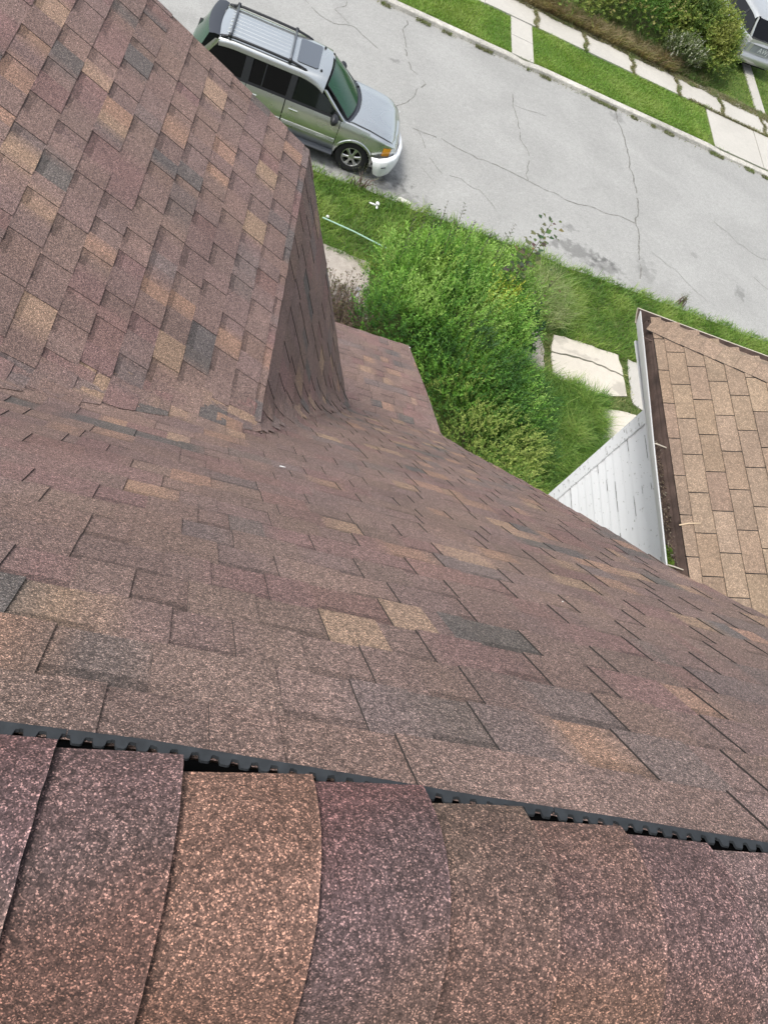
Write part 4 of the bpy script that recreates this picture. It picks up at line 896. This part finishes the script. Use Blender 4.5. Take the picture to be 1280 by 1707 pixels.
M['cowl'] = plain('cowl_plastic', (.035, .04, .05), .5)
def glass(name, tint, alpha_mix):
    mm, n, b = mat_base(name); L = n.links.new; b.inputs['Base Color'].default_value = (*tint, 1); b.inputs['Roughness'].default_value = .04; b.inputs['Specular IOR Level'].default_value = .6
    tr = N(n, 'ShaderNodeBsdfTransparent'); tr.inputs[0].default_value = (.45, .55, .48, 1); mx = N(n, 'ShaderNodeMixShader'); mx.inputs[0].default_value = alpha_mix
    L(tr.outputs[0], mx.inputs[1]); L(b.outputs[0], mx.inputs[2]); L(mx.outputs[0], n.nodes['Material Output'].inputs[0]); return mm
M['glass_clear'] = glass('side_glass', (.01, .014, .012), .55); M['windscreen'] = glass('green_windscreen', (.035, .105, .062), .75)

WZ = [(.28, .83), (.40, .885), (.52, .925), (.66, .942), (.80, .945), (.92, .925), (1.0, .912), (1.09, .888), (1.15, .862)]
def sidew(x, z):
    wv = interp(WZ, z)
    if x > .40: wv *= 1 - .30 * min(1, (x - .40) / .58) ** 2.4
    if x < -3.45: wv *= 1 - .10 * min(1, (-3.45 - x) / .5) ** 2
    return wv
HZ = [(-.50, 1.15), (-.2, 1.145), (.2, 1.12), (.55, 1.07), (.75, 1.01), (.86, .94), (.93, .85)]
def ztop(x): return 1.15 if x < -.5 else interp(HZ, x)
def wheel(parent, T, x, y, s, steer=0.):
    """tyre, rim with six spokes; s = -1 faces right"""
    root = MB(); Rm = T @ Matrix.Translation((x, y, .392)) @ Matrix.Rotation(steer, 4, 'Z'); r0, r1, hw = .392, .240, .122
    prof = [(r1 - .01, -hw * .8), (r1 + .03, -hw), (r0 - .04, -hw), (r0 - .008, -hw * .8), (r0, -hw * .4), (r0, hw * .4), (r0 - .008, hw * .8), (r0 - .04, hw), (r1 + .03, hw), (r1 - .01, hw * .8)]
    rows = [[Rm @ Vector((p[0] * math.cos(a), p[1], p[0] * math.sin(a))) for p in prof] for a in [2 * math.pi * k / 48 for k in range(49)]]
    root.grid(rows); ty = root.build('wheel', M['rubber'], parent, auto=40)
    rim = MB(); of = s * hw * .75
    rp = [(.232, of - s * .16), (.228, of), (.236, of + s * .012), (.222, of + s * .016), (.212, of - s * .004), (.205, of - s * .08)]
    rim.grid([[Rm @ Vector((p[0] * math.cos(a), p[1], p[0] * math.sin(a))) for p in rp] for a in [2 * math.pi * k / 40 for k in range(41)]])
    for k in range(6):
        a = 2 * math.pi * k / 6 + .2
        def pt(r, t, d): return Rm @ Vector((r * math.cos(a) - t * math.sin(a), of + s * d, r * math.sin(a) + t * math.cos(a)))
        sp = [[pt(.05, -.030, .004), pt(.05, -.02, .018), pt(.05, .02, .018), pt(.05, .030, .004)], [pt(.13, -.030, -.004), pt(.13, -.016, .012), pt(.13, .016, .012), pt(.13, .030, -.004)], [pt(.214, -.046, -.008), pt(.214, -.03, .004), pt(.214, .03, .004), pt(.214, .046, -.008)]]
        rim.grid(sp)
    cen = [[Rm @ Vector((r * math.cos(a), of + s * d, r * math.sin(a))) for r, d in ((.075, -.004), (.07, .016), (.04, .026), (.001, .027))] for a in [2 * math.pi * k / 20 for k in range(21)]]
    rim.grid(cen)
    rim.grid([[Rm @ Vector((r * math.cos(a), of - s * .085, r * math.sin(a))) for r in (.215, .001)] for a in [2 * math.pi * k / 20 for k in range(21)]], (1, 1, 1), 1)
    rim.build('rim', [M['alloy'], M['well']], ty, auto=30)
    return ty
ARCH = .440
def side_patch(T, s, x0, x1, z0, z1, off, nx, nz, skip=None, xshape=None):
    mb = MB(); rows = []
    for i in range(nx + 1):
        rw = []
        for j in range(nz + 1):
            z = lerp(z0, z1, j / nz); x = lerp(x0, x1, i / nx)
            if xshape: x = xshape(x, z, i / nx)
            rw.append(T @ Vector((x, s * (sidew(x, z) + off), z)))
        rows.append(rw)
    I = [[mb.vert(p) for p in rw] for rw in rows]
    for i in range(nx):
        for j in range(nz):
            q = (I[i][j], I[i + 1][j], I[i + 1][j + 1], I[i][j + 1]); mb.face(q if s < 0 else q[::-1])
    return mb
def strip(mb, T, s, pts, off, wd, mi=0):
    for (xa, za), (xb_, zb_) in zip(pts[:-1], pts[1:]):
        n_ = max(1, int(math.hypot(xb_ - xa, zb_ - za) / .08)); d = Vector((xb_ - xa, zb_ - za)).normalized(); px_, pz_ = -d.y * wd / 2, d.x * wd / 2; prev = None
        for k in range(n_ + 1):
            x, z = lerp(xa, xb_, k / n_), lerp(za, zb_, k / n_); a = mb.vert(T @ Vector((x + px_, s * (sidew(x + px_, z + pz_) + off), z + pz_))); b = mb.vert(T @ Vector((x - px_, s * (sidew(x - px_, z - pz_) + off), z - pz_)))
            if prev: mb.face((prev[0], a, b, prev[1]), (1, 1, 1), mi)
            prev = (a, b)
def suv(name, T, label, cat, P):
    """P: options. body loft + greenhouse + parts"""
    root = empty(name, T @ Vector((-1.4, 0, 0)), label, cat)
    mb = MB(); xs = [.93, .90, .86, .80, .74] + [.70 - .045 * k for k in range(100)]; xs = [x for x in xs if x > -3.90] + [-3.90, -3.96]
    def hoodback(y): return -.10 - .20 * (abs(y) / .8) ** 2
    ys = [.80, .76, .68, .55, .38, .2, 0]
    def sec(x):
        zt = ztop(x); pts = []; zs = [.28, .34, .40, .46, .52, .59, .66, .73, .80, .86, .92, .98, 1.04]
        zs = [min(z, zt - .05 - .004 * (12 - i)) for i, z in enumerate(zs)]
        sc = 1. if x > -3.95 else .985
        for z in zs: pts.append((sidew(x, z) * sc, z))
        e = sidew(x, zt - .045); crown = .035 if x > -.5 else 0
        pts += [(e * .975, zt - .022), (e * .945, zt - .008)]
        for y in ys[1:]:
            yy = min(y, e * .93) if y > .5 else y; pts.append((yy * (e / .88), zt - .010 + crown * (1 - (y / .76) ** 2)))
        return pts
    S = [sec(x) for x in xs]
    for s in (-1, 1):
        I = [[mb.vert(T @ Vector((x + (.05 * (1 - (y / .9) ** 2) if x > .85 else 0), s * y, z))) for y, z in sc_] for x, sc_ in zip(xs, S)]
        for i in range(len(xs) - 1):
            for j in range(len(S[0]) - 1):
                xm = (xs[i] + xs[i + 1]) / 2; zm = (S[i][j][1] + S[i][j + 1][1]) / 2; ym = (S[i][j][0] + S[i][j + 1][0]) / 2
                if j < 14 and (math.hypot(xm, zm - .37) < ARCH or math.hypot(xm + 2.87, zm - .37) < ARCH): continue
                mi = 0
                if xm < -.50 and j >= 13: mi = 1
                elif j >= 14 and xm < hoodback(ym) : mi = 2
                q = (I[i][j], I[i + 1][j], I[i + 1][j + 1], I[i][j + 1]); mb.face(q if s > 0 else q[::-1], (1, 1, 1), mi)
        for row, fl in ((I[0], 1), (I[-1], -1)):
            cz = mb.vert(T @ Vector(((.95 if fl > 0 else -3.97), 0, .5))); 
            for j in range(len(row) - 1): mb.face((row[j], row[j + 1], cz) if fl * s > 0 else (row[j + 1], row[j], cz), (1, 1, 1), 1 if fl > 0 else 0)
        # underbody edge
    body = mb.build('body', [M[P['paint']], M['interior'], M['cowl']], root, auto=32)
    mb = MB(); mb.box((-3.9, -.80, .24), (.85, .80, .30), M=T); 
    for wx in (0, -2.87):
        for s in (-1, 1):
            rows = [[T @ Vector((wx + (ARCH + .012) * math.cos(a), s * y, .37 + (ARCH + .012) * math.sin(a))) for y in (.55, .75, .90)] for a in [R_(-25 + 230 * k / 24) for k in range(25)]]
            mb.grid(rows); mb.poly([T @ Vector((wx + (ARCH + .012) * math.cos(a), s * .55, .37 + (ARCH + .012) * math.sin(a))) for a in [R_(-25 + 230 * k / 24) for k in range(25)]])
    mb.build('underbody', M['well'], body)
    for wx in (0, -2.87):
        for s in (-1, 1):
            mb = MB(); rows = []
            for k in range(33):
                a = R_(-22 + 224 * k / 32); rw = []
                for rr, of in ((ARCH - .012, -.012), (ARCH - .006, .016), (ARCH + .035, .018), (ARCH + .052, .004)):
                    x, z = wx + rr * math.cos(a), .37 + rr * math.sin(a); z = max(z, .27); rw.append(T @ Vector((x, s * (sidew(x, min(z, 1.0)) + of), z)))
                rows.append(rw)
            mb.grid(rows); mb.build('wheel_arch', M[P['paint']], body, auto=40)
            wheel(root, T, wx, s * .80, s)
    # greenhouse
    RX0, RX1 = P['roof']; ZR = P['zr']
    def gy(z): return .862 - (z - 1.15) * .36
    def tz(x): return ZR - .125 - .13 * max(0, min(1, (x + 1.62) / .60)) ** 2
    rows = []
    for k in range(31):
        t = k / 30; x = lerp(RX0, RX1, t); e = ZR + .0 - .035 * max(0, (t - .82) / .18) ** 2 - .02 * max(0, (.08 - t) / .08) ** 2
        q_ = tz(x) + .01 + (e - ZR); half = [(gy(q_) + .006, q_), (gy(q_ + .055) + .012, q_ + .055), (lerp(gy(q_ + .09), .672, .5), q_ + .095), (.635, e + .012 - .35 * (ZR - .125 - tz(x))), (.56, e + .030), (.4, e + .043), (.2, e + .050), (0, e + .053)]
        bow = lambda y: (.06 * (1 - (y / .68) ** 2) * max(0, 1 - t * 8)) - .05 * (1 - (y / .68) ** 2) * max(0, t * 8 - 7)
        rows.append([T @ Vector((x + bow(y), -y, z)) for y, z in half] + [T @ Vector((x + bow(y), y, z)) for y, z in half[-2::-1]])
    mb = MB(); mb.grid(rows); roof = mb.build('roof', M[P['paint']], root, auto=45)
    e = ZR
    # pillars (A and D) and windscreen frame
    for s in (-1, 1):
        mb = MB()
        def bar(p, q, wx, wy, taper=1.):
            P0, P1 = Vector(p), Vector(q); rw = []
            for t in (0, .35, .7, 1):
                c = P0.lerp(P1, t); c.y += .012 * math.sin(3.14 * t); f = lerp(1, taper, t)
                rw.append([T @ Vector((c.x + a * f, s * (c.y + b * f), c.z + cz)) for a, b, cz in ((-wx, .004, 0), (0, wy, .008), (wx, -.012, .008), (wx * .6, -wy - .03, 0), (-wx, -.03, -.01))])
            mb.grid(rw, closed=True)
        bar((-.43, .868, 1.13), (RX0 + .03, .70, tz(RX0) + .06), .042, .012)
        mb.build('pillar', M[P['paint']], roof, auto=50); mb = MB(); rx1 = RX1
        bar((rx1 - .42, .80, 1.13), (rx1 - .02, .672, e - .045), .085, .012, .7)
        mb.build('pillar', M[P['paint']], roof, auto=50)
        # black window band, then panes slightly proud
        def pg(pts, off, name, mat, parent):
            m2 = MB(); a = [m2.vert(T @ Vector((x, s * (gy(z) + off), z))) for x, z in pts]; b = [m2.vert(T @ Vector((x, s * (gy(z) + off - .006), z))) for x, z in pts]
            m2.face(a if s < 0 else a[::-1]); m2.face(b[::-1] if s < 0 else b)
            for i in range(len(a)): m2.face((a[i], b[i], b[(i + 1) % len(a)], a[(i + 1) % len(a)]))
            return m2.build(name, mat, parent)
        zt_, zb_ = e - .125, 1.17; bx = P['bx']
        # frames: pillars B, C and rails as black strips around real openings
        m2 = MB()
        def quad(pts, off=-.004):
            m2.poly([T @ Vector((x, s * (gy(z) + off), z)) for x, z in pts]); m2.poly([T @ Vector((x, s * (gy(z) + off - .02), z)) for x, z in pts[::-1]])
        quad([(-.46, 1.14), (rx1 - .36, 1.14), (rx1 - .35, zb_), (-.50, zb_)]); quad([(-1.60, zt_), (rx1 + .02, zt_), (rx1 + .05, e - .085), (-1.60, e - .085)]); quad([(-1.60, zt_), (-1.60, e - .085), (-1.3, tz(-1.3) + .03), (-1.3, tz(-1.3) - .01)]); quad([(-1.3, tz(-1.3) - .01), (-1.3, tz(-1.3) + .03), (RX0, tz(RX0) + .03), (RX0, tz(RX0) - .01)])
        for (xa, xb2) in bx['posts']: quad([(xa, zb_), (xb2, zb_), (xb2 + .015, zt_), (xa + .015, zt_)])
        quad([(-.50, zb_), (-.72, zb_), (-.68, zb_ + .09), (-.60, zb_ + .10)], -.003)
        m2.build('window_frame', M['trim_black'], roof)
        for nm, pts, mt in bx['panes']: pg([(x, zt_ if z else zb_) if not isinstance(z, float) else (x, z) for x, z in pts], -.010, nm, M[mt], roof)
        mb = MB(); strip(mb, T, s, [(-.46, 1.134), (rx1 - .36, 1.134)], .006, .022); mb.build('belt_trim', M['trim_black'], body)
    # windscreen
    rows = []
    for k in range(9):
        t = k / 8; rw = []
        for q in range(13):
            u = -1 + q / 6; hw = lerp(.775, .625, t); x = lerp(-.37, RX0 + .045, t) + lerp(.17, .062, t) * (1 - u * u); z = lerp(1.17, e + .008, t) + .02 * math.sin(3.14 * t) + .035 * (1 - u * u) * t - .10 * t * u ** 6 + .03 * (1 - u * u) * (1 - t)
            rw.append(T @ Vector((x, -u * hw, z)))
        rows.append(rw)
    mb = MB(); mb.grid(rows); ws = mb.build('windscreen', M['windscreen'], root, smooth=True)
    mb = MB()
    for q in (0, 12):
        mb.tube([rows[k][q] + Vector((0, 0, .003)) for k in range(9)], .012, 5)
    mb.tube(rows[0], .012, 5); mb.tube(rows[-1], .008, 5); mb.build('seal', M['trim_black'], ws)
    # back: spoiler, glass, tailgate glass
    rows = []
    for k, (x, z, hw) in enumerate(P['back']):
        rows.append([T @ Vector((x - (.05 if k == 0 else .09) * (1 - (u * u)), -u * hw, z + (.0 if k == 0 else .012) * (1 - u * u))) for u in [-1 + j / 6 for j in range(13)]])
    mb = MB(); mb.grid(rows[:3], (1, 1, 1), 0); mb.grid(rows[2:-1], (1, 1, 1), 1); mb.grid(rows[-2:], (1, 1, 1), 2)
    mb.build('tailgate', [M[P['spoiler']], M[P['backglass']], M[P['paint']]], root, auto=40)
    mb = MB(); mb.box((-.9, -.72, .80), (-.62, .72, 1.12), M=T)
    for q in range(5): mb.box((-.88 + .02 * q, -.66 + .2 * q, 1.12), (-.7 + .02 * q, -.50 + .2 * q, 1.14 + .01 * q), M=T)
    mb.build('dashboard', M['interior'], root)
    for sy in (-1, 1):
        for sx in (-1.62, -2.45):
            mb = MB()
            def pill(lo, hi):
                bm = bmesh.new(); bmesh.ops.create_cube(bm, size=1)
                for v in bm.verts: v.co = Vector([lerp(lo[i], hi[i], v.co[i] + .5) for i in range(3)])
                bmesh.ops.bevel(bm, geom=bm.edges[:], offset=.045, segments=3, affect='EDGES'); off = len(mb.v); bm.verts.index_update()
                for v in bm.verts: mb.vert(T @ v.co)
                for f in bm.faces: mb.face([off + v.index for v in f.verts])
                bm.free()
            cy = sy * .40; pill((sx - .10, cy - .25, 1.0), (sx + .05, cy + .25, 1.30)); pill((sx - .08, cy - .14, 1.31), (sx + .03, cy + .14, 1.47)); mb.build('seat', M['seat'], root, auto=50)
    for s in (-1, 1):
        mb = MB(); c = Vector((-.68, s * 1.05, 1.20))
        bm = bmesh.new(); bmesh.ops.create_uvsphere(bm, u_segments=14, v_segments=8, radius=1); off = len(mb.v); bm.verts.index_update()
        for v in bm.verts: q = v.co; mb.vert(T @ (c + Vector((q.x * (.11 if q.x > 0 else .07), q.y * .155, q.z * .11))))
        for f in bm.faces: mb.face([off + v.index for v in f.verts])
        bm.free(); mb.tube([T @ Vector((-.60, s * .86, 1.16)), T @ Vector((-.64, s * .98, 1.17))], .03, 6); mb.build('mirror', M['trim_black'], root, auto=60)
    return root, body, roof
def doors(T, body, s, spec, mat):
    for nm, x0, x1, z0, z1, hx, xsh in spec:
        d = side_patch(T, s, x0, x1, z0, z1, .0045, 14, 12, xshape=xsh).build(nm, mat, body, smooth=True)
        if hx is not None:
            mb = MB(); y = sidew(hx, .97) + .0045
            bm_ = [(hx - .10, .985), (hx + .10, .985), (hx + .09, .955), (hx - .09, .955)]
            a = [mb.vert(T @ Vector((x, s * (y + .028), z))) for x, z in bm_]; b = [mb.vert(T @ Vector((x * 1 + (hx - x) * -.1, s * (y - .004), z + (.004 if z > .97 else -.004)))) for x, z in bm_]
            mb.face(a); 
            for i in range(4): mb.face((a[i], a[(i + 1) % 4], b[(i + 1) % 4], b[i]))
            mb.build('handle', mat, d)
    mb = MB()
    for nm, x0, x1, z0, z1, hx, xsh in spec:
        for t, xx in ((0, x0 - .006), (1, x1 + .006)):
            pts = []
            for k in range(10):
                z = lerp(z0, z1 + .02, k / 9); pts.append(((xsh(xx, z, t) if xsh else xx), z))
            strip(mb, T, s, pts, .0012, .014)
        strip(mb, T, s, [(x0, z0 - .005), (x1, z0 - .005)], .0012, .012)
    mb.build('door_gap', M['seam'], body)

# ---- the pewter SUV parked at the near kerb
T1_ = Matrix.Identity(4)
bx = dict(posts=[(-1.80, -1.66), (-2.36, -2.335), (-2.80, -2.64)],
    panes=[('front_window', [(-.70, 0), (-.60, 1.26), (-1.04, 1.49), (-1.3, 1.578), (-1.62, 1), (-1.66, 0)], 'glass_clear'), ('rear_window', [(-1.80, 0), (-1.785, 1), (-2.32, 1), (-2.335, 0)], 'glass_black'),
           ('quarter_window', [(-2.36, 0), (-2.345, 1), (-2.60, 1), (-2.64, 0)], 'glass_black'), ('cargo_window', [(-2.80, 0), (-2.785, 1), (-3.36, 1), (-3.52, 1.42), (-3.74, 0)], 'glass_black')])
P1 = dict(paint='pewter', roof=(-1.05, -3.40), zr=1.735, bx=bx, spoiler='cowl', backglass='windscreen', back=[(-3.40, 1.765, .64), (-3.50, 1.775, .655), (-3.62, 1.745, .66), (-3.70, 1.55, .72), (-3.79, 1.32, .77), (-3.90, 1.12, .82), (-3.95, .98, .85)])
car, body, roof = suv('parked_suv', T1_, 'pewter grey SUV with a mismatched white front bumper parked at the near kerb', 'car', P1)
def fdx(x, z, t):
    if t > .5: return x + (.0 if z > .55 else (.55 - z) * .25)
    return x
def rdx(x, z, t):
    if t < .5 and z < .85: return x + max(0, (math.sqrt(max(0, .48 ** 2 - (z - .37) ** 2)) - (abs(x + 2.87)) )) * 1.0
    return x
for s in (-1, 1):
    doors(T1_, body, s, [('front_door', -1.775, -.50, .40, 1.12, -1.57, fdx), ('rear_door', -2.66, -1.80, .40, 1.12, -2.5, rdx)], M['pewter'])
    for (xa, xb2) in ((-1.765, -.51), (-2.3, -1.80)):
        mb = MB(); rows = []
        for k in range(13):
            x = lerp(xa, xb2, k / 12); rows.append([T1_ @ Vector((x, s * (sidew(x, z) + o), z)) for z, o in ((.605, .006), (.612, .019), (.632, .021), (.636, .016), (.644, .016), (.648, .022), (.668, .022), (.672, .016), (.68, .016), (.684, .020), (.698, .018), (.704, .006))])
        mb.grid(rows); ml = mb.build('side_moulding', M['alloy'], body)
        if xb2 > -1 and s < 0:
            cu = bpy.data.curves.new('lettering', 'FONT'); cu.body = 'ENVOY'; cu.size = .070; cu.extrude = .002; cu.space_character = 1.3; to = bpy.data.objects.new('lettering', cu); SC.collection.objects.link(to)
            dg = bpy.context.evaluated_depsgraph_get(); me = bpy.data.meshes.new_from_object(to.evaluated_get(dg)); bpy.data.objects.remove(to)
            me.transform(Matrix.Translation((-.93, -.968, .632)) @ Matrix.Rotation(R_(90), 4, 'X')); me.materials.clear(); me.materials.append(M['letter']); lo = bpy.data.objects.new('lettering', me); SC.collection.objects.link(lo); lo.parent = ml; me.transform(Matrix.Translation(-root_loc(ml)))
    # running board
    mb = MB(); mb.grid([[Vector((x, s * y, z)) for y, z in ((.86, .40), (.93, .405), (1.02, .40), (1.05, .37), (1.03, .33), (.86, .30))] for x in (-2.40, -2.3, -1.4, -.55, -.47)]); mb.poly([Vector((-.47, s * y, z)) for y, z in ((.86, .40), (.93, .405), (1.02, .40), (1.05, .37), (1.03, .33), (.86, .30))]); mb.build('running_board', M['cowl'], body)
    # lamps
    mb = MB()
    def lamp(x0, x1, z0, z1, of, nm, mt, par):
        m3 = side_patch(T1_, s, x0, x1, z0, z1, of, 8, 6); return m3.build(nm, M[mt], par, smooth=True)
    hl = lamp(.80, .925, .68, .915, .012, 'headlight', 'lens', body); lamp(.62, .80, .72, .915, .012, 'indicator', 'amber', body)
# white nose panel below the bonnet edge, black gap, hanging bumper cover
mb = MB(); rows = []
for k in range(25):
    u = -1 + k / 12; y = u * .80; x = .875 + .085 * (1 - u * u) ** .8 - .20 * abs(u) ** 6
    rows.append([Vector((x - .10, y, .885 - .03 * u * u)), Vector((x - .03, y, .875 - .04 * u * u)), Vector((x + .01, y, .80)), Vector((x + .02, y, .66))])
mb.grid(rows); mb.build('nose_panel', M['bumper_white'], body, smooth=True)
mb = MB(); mb.box((.80, -.50, .70), (.985, .50, .82)); mb.box((.84, -.80, .64), (.99, -.66, .67)); mb.build('grille', M['seam'], body)
mb = MB(); path = [(.50, -1.085, -.05), (.66, -1.115, -.045), (.82, -1.06, -.035), (.97, -.90, -.02), (1.07, -.65, -.01), (1.12, -.35, -.02), (1.10, 0, -.04), (1.04, .35, -.06), (.96, .62, -.08), (.86, .80, -.08), (.68, .90, -.08), (.45, .93, -.08)]
fine = []
for a, b in zip(path[:-1], path[1:]):
    for k in range(4): fine.append(tuple(lerp(a[i], b[i], k / 4) for i in range(3)))
fine.append(path[-1]); rows = []
for i, (x, y, dz) in enumerate(fine):
    c = Vector((.1, 0, 0)); o = (Vector((x, y, 0)) - c).normalized(); t = max(0, 1 - i / 8)
    rw = [Vector((x, y, 0)) - o * .10 + Vector((-.05 * t, 0, .69 + dz + .10 * (1 - t))), Vector((x, y, 0)) - o * .03 + Vector((-.05 * t, 0, .685 + dz + .10 * (1 - t))), Vector((x, y, 0)) + Vector((-.03 * t, 0, .655 + dz + .09 * (1 - t))), Vector((x, y, 0)) + o * .012 + Vector((0, 0, .55 + dz + .05 * (1 - t))), Vector((x, y, 0)) + Vector((.04 * t, 0, .44 + dz)), Vector((x, y, 0)) - o * .03 + Vector((.10 * t, 0, .34 + dz))]
    rows.append(rw)
mb.grid(rows); I2 = mb.grid([[p - Vector((.008, 0, 0)) * (1 if p.x > .9 else 0) - Vector((0, math.copysign(.008, p.y), 0)) * (1 if p.x <= .9 else 0) for p in rw] for rw in rows])
bump = mb.build('front_bumper', M['bumper_white'], car, smooth=True)
mb = MB(); mb.tube([Vector((.70, -1.122, .555)), Vector((.80, -1.085, .585))], .010, 5); mb.build('bumper_scuff', M['seam'], bump)
mb = MB(); mb.box((.30, -.90, .40), (.62, -.80, .62)); mb.box((.60, -.85, .42), (.85, .85, .60)); mb.build('bumper_bracket', M['well'], body)
mb = MB(); rows = [[Vector((x, y, z)) for x, z in ((-3.88, .70), (-4.02, .66), (-4.05, .52), (-4.0, .36), (-3.88, .32))] for y in (-.90, -.7, 0, .7, .90)]; mb.grid(rows); mb.build('rear_bumper', M['cowl'], car)
# bonnet: cut line, raised edge
mb = MB()
for s in (-1, 1):
    pts = []
    for k in range(22):
        x = lerp(-.33, .80, k / 21); e_ = sidew(x, ztop(x) - .045); y = lerp(.815, .80, k / 21) * (e_ / .90); pts.append(Vector((x, s * y, ztop(x) - .010 + .002)))
    for a, b in zip(pts[:-1], pts[1:]): mb.poly([a + Vector((0, .008, .002)), b + Vector((0, .008, .002)), b - Vector((0, .008, -.002)), a - Vector((0, .008, -.002))])
    mb.build('bonnet_gap', M['seam'], body); mb = MB()
mb = MB(); rows = []
for k in range(24):
    x = lerp(-.30, .90, k / 23); rw = []
    for q in range(17):
        u = -1 + q / 8; hb = -.10 - .17 * abs(u) ** 2; xx = lerp(hb, .935 - .13 * abs(u) ** 3, k / 23); e_ = sidew(xx, ztop(xx) - .045); y = u * .775 * (e_ / .88); zz = ztop(xx) + .006 + .040 * (1 - u * u) + (.012 * max(0, 1 - abs(abs(u) - .72) / .14)) - (.03 * max(0, (k - 21) / 2) ** 2)
        rw.append(Vector((xx, y, zz)))
    rows.append(rw)
mb.grid(rows); mb.build('bonnet', M['pewter'], body, smooth=True)
for s in (-1, 1):
    mb = MB(); mb.tube([Vector((-.27, s * .32 + .25, 1.165)), Vector((-.40, s * .32 - .02, 1.20)), Vector((-.50, s * .32 - .28, 1.215))], .009, 5); mb.tube([Vector((-.22, s * .32 + .3, 1.15)), Vector((-.27, s * .32 + .25, 1.165))], .018, 6); mb.build('wiper', M['seam'], body)
# roof furniture
ZT = 1.735
def zro(x, y): return ZT + .053 - .05 * (abs(y) / .6) ** 2 * .5
mb = MB()
for k in range(7):
    y = -.40 + .80 * k / 6; mb.grid([[Vector((x, y + o, zro(x, y) + h_)) for o, h_ in ((-.016, -.002), (-.005, .0032), (.005, .0032), (.016, -.002))] for x in (-3.28, -3.26, -1.98, -1.95)])
mb.build('roof_rib', M['pewter'], roof)
mb = MB(); pts = [(-1.76, -.40), (-1.73, -.45), (-1.32, -.45), (-1.28, -.40), (-1.26, .40), (-1.30, .45), (-1.73, .45), (-1.76, .40)]
mb.poly([(x, y, zro(x, y) + (.010 if True else 0)) for x, y in pts]); mb.v[:] = [(x, y, ZT + .058 if abs(y) < .43 else ZT + .052) for x, y, z in mb.v]; mb.build('sunroof', plain('sunroof_glass', (.10, .115, .135), .12, spec=.6), roof)
for s in (-1, 1):
    mb = MB(); mb.tube([Vector((x, s * .605, ZT + z)) for x, z in ((-1.50, .02), (-1.62, .045), (-1.85, .075), (-2.5, .085), (-3.1, .078), (-3.28, .05), (-3.40, .02))], [.012, .024, .030, .028, .030, .026, .012], 8)
    for fx in (-1.60, -3.31): mb.box((fx - .07, s * .605 - .028, ZT + .005), (fx + .07, s * .605 + .028, ZT + .04))
    mb.build('roof_rail', M['trim_black'], roof, smooth=True)
    mb = MB(); mb.tube([Vector((-1.21, s * .45, ZT + .035)), Vector((-1.21, s * .45, ZT + .075))], [.03, .02], 8); mb.build('roof_cap', M['trim_black'], roof)
for fx in (-1.90, -3.20):
    mb = MB(); mb.tube([Vector((fx, -.61, ZT + .09)), Vector((fx + .01, -.3, ZT + .115)), Vector((fx + .01, .3, ZT + .115)), Vector((fx, .61, ZT + .09))], .024, 8)
    for s in (-1, 1): mb.tube([Vector((fx, s * .605, ZT + .06)), Vector((fx, s * .605, ZT + .125))], [.05, .035], 10, (1, 1, 1), 1)
    mb.build('crossbar', [M['rack'], M['trim_black']], roof, smooth=True)
# ---- the silver car in the drive across the street, tail towards us
T2_ = Matrix.Translation((13.88, 17.28, .12)) @ Matrix.Rotation(R_(104), 4, 'Z')
M['silver'] = paint('silver_paint', (.52, .53, .52), metal=.6)
bx2 = dict(posts=[(-1.80, -1.68), (-2.80, -2.70)], panes=[('front_window', [(-.70, 0), (-.62, 1.25), (-1.04, 1.41), (-1.3, 1.50), (-1.64, 1), (-1.68, 0)], 'glass_black'), ('rear_window', [(-1.80, 0), (-1.785, 1), (-2.685, 1), (-2.70, 0)], 'glass_black'), ('cargo_window', [(-2.80, 0), (-2.785, 1), (-3.30, 1), (-3.46, 1.42), (-3.66, 0)], 'glass_black')])
P2 = dict(paint='silver', roof=(-1.05, -3.34), zr=1.66, bx=bx2, spoiler='silver', backglass='glass_black', back=[(-3.34, 1.69, .64), (-3.42, 1.69, .655), (-3.48, 1.66, .66), (-3.58, 1.48, .70), (-3.68, 1.30, .74), (-3.78, 1.13, .78), (-3.95, 1.0, .84)])
car2, body2, roof2 = suv('parked_wagon', T2_, 'silver car in the driveway across the street, tail towards the road, half behind the hedge', 'car', P2)
mb = MB(); mb.box((-3.975, -.42, .72), (-3.965, .55, .98), M=T2_); pl = mb.build('plate_panel', M['plate'], body2)
mb = MB(); mb.box((-3.990, -.25, .76), (-3.978, .28, .93), M=T2_); np_ = mb.build('number_plate', M['plate'], body2)
cu = bpy.data.curves.new('lettering', 'FONT'); cu.body = 'AWJ'; cu.size = .25; cu.extrude = .003; cu.space_character = 1.15; to = bpy.data.objects.new('lettering', cu); SC.collection.objects.link(to)
dg = bpy.context.evaluated_depsgraph_get(); me = bpy.data.meshes.new_from_object(to.evaluated_get(dg)); bpy.data.objects.remove(to)
me.transform(Matrix.Translation((-root_loc(np_))) @ T2_ @ Matrix.Translation((-3.994, .23, .775)) @ Matrix.Rotation(R_(-90), 4, 'Z') @ Matrix.Rotation(R_(90), 4, 'X')); me.materials.clear(); me.materials.append(M['letter']); lo = bpy.data.objects.new('lettering', me); SC.collection.objects.link(lo); lo.parent = np_
for s in (-1, 1):
    mb = MB(); mb.box((-3.97, s * .80 - .07, .72), (-3.80, s * .80 + .07, 1.0), M=T2_); mb.build('tail_light', M['plate'], body2)
mb = MB(); rows = [[T2_ @ Vector((x, y, z)) for x, z in ((-3.90, .68), (-4.06, .66), (-4.09, .52), (-4.04, .34), (-3.88, .30))] for y in (-.90, -.7, 0, .7, .90)]; mb.grid(rows); mb.build('rear_bumper', M['silver'], car2, smooth=True)
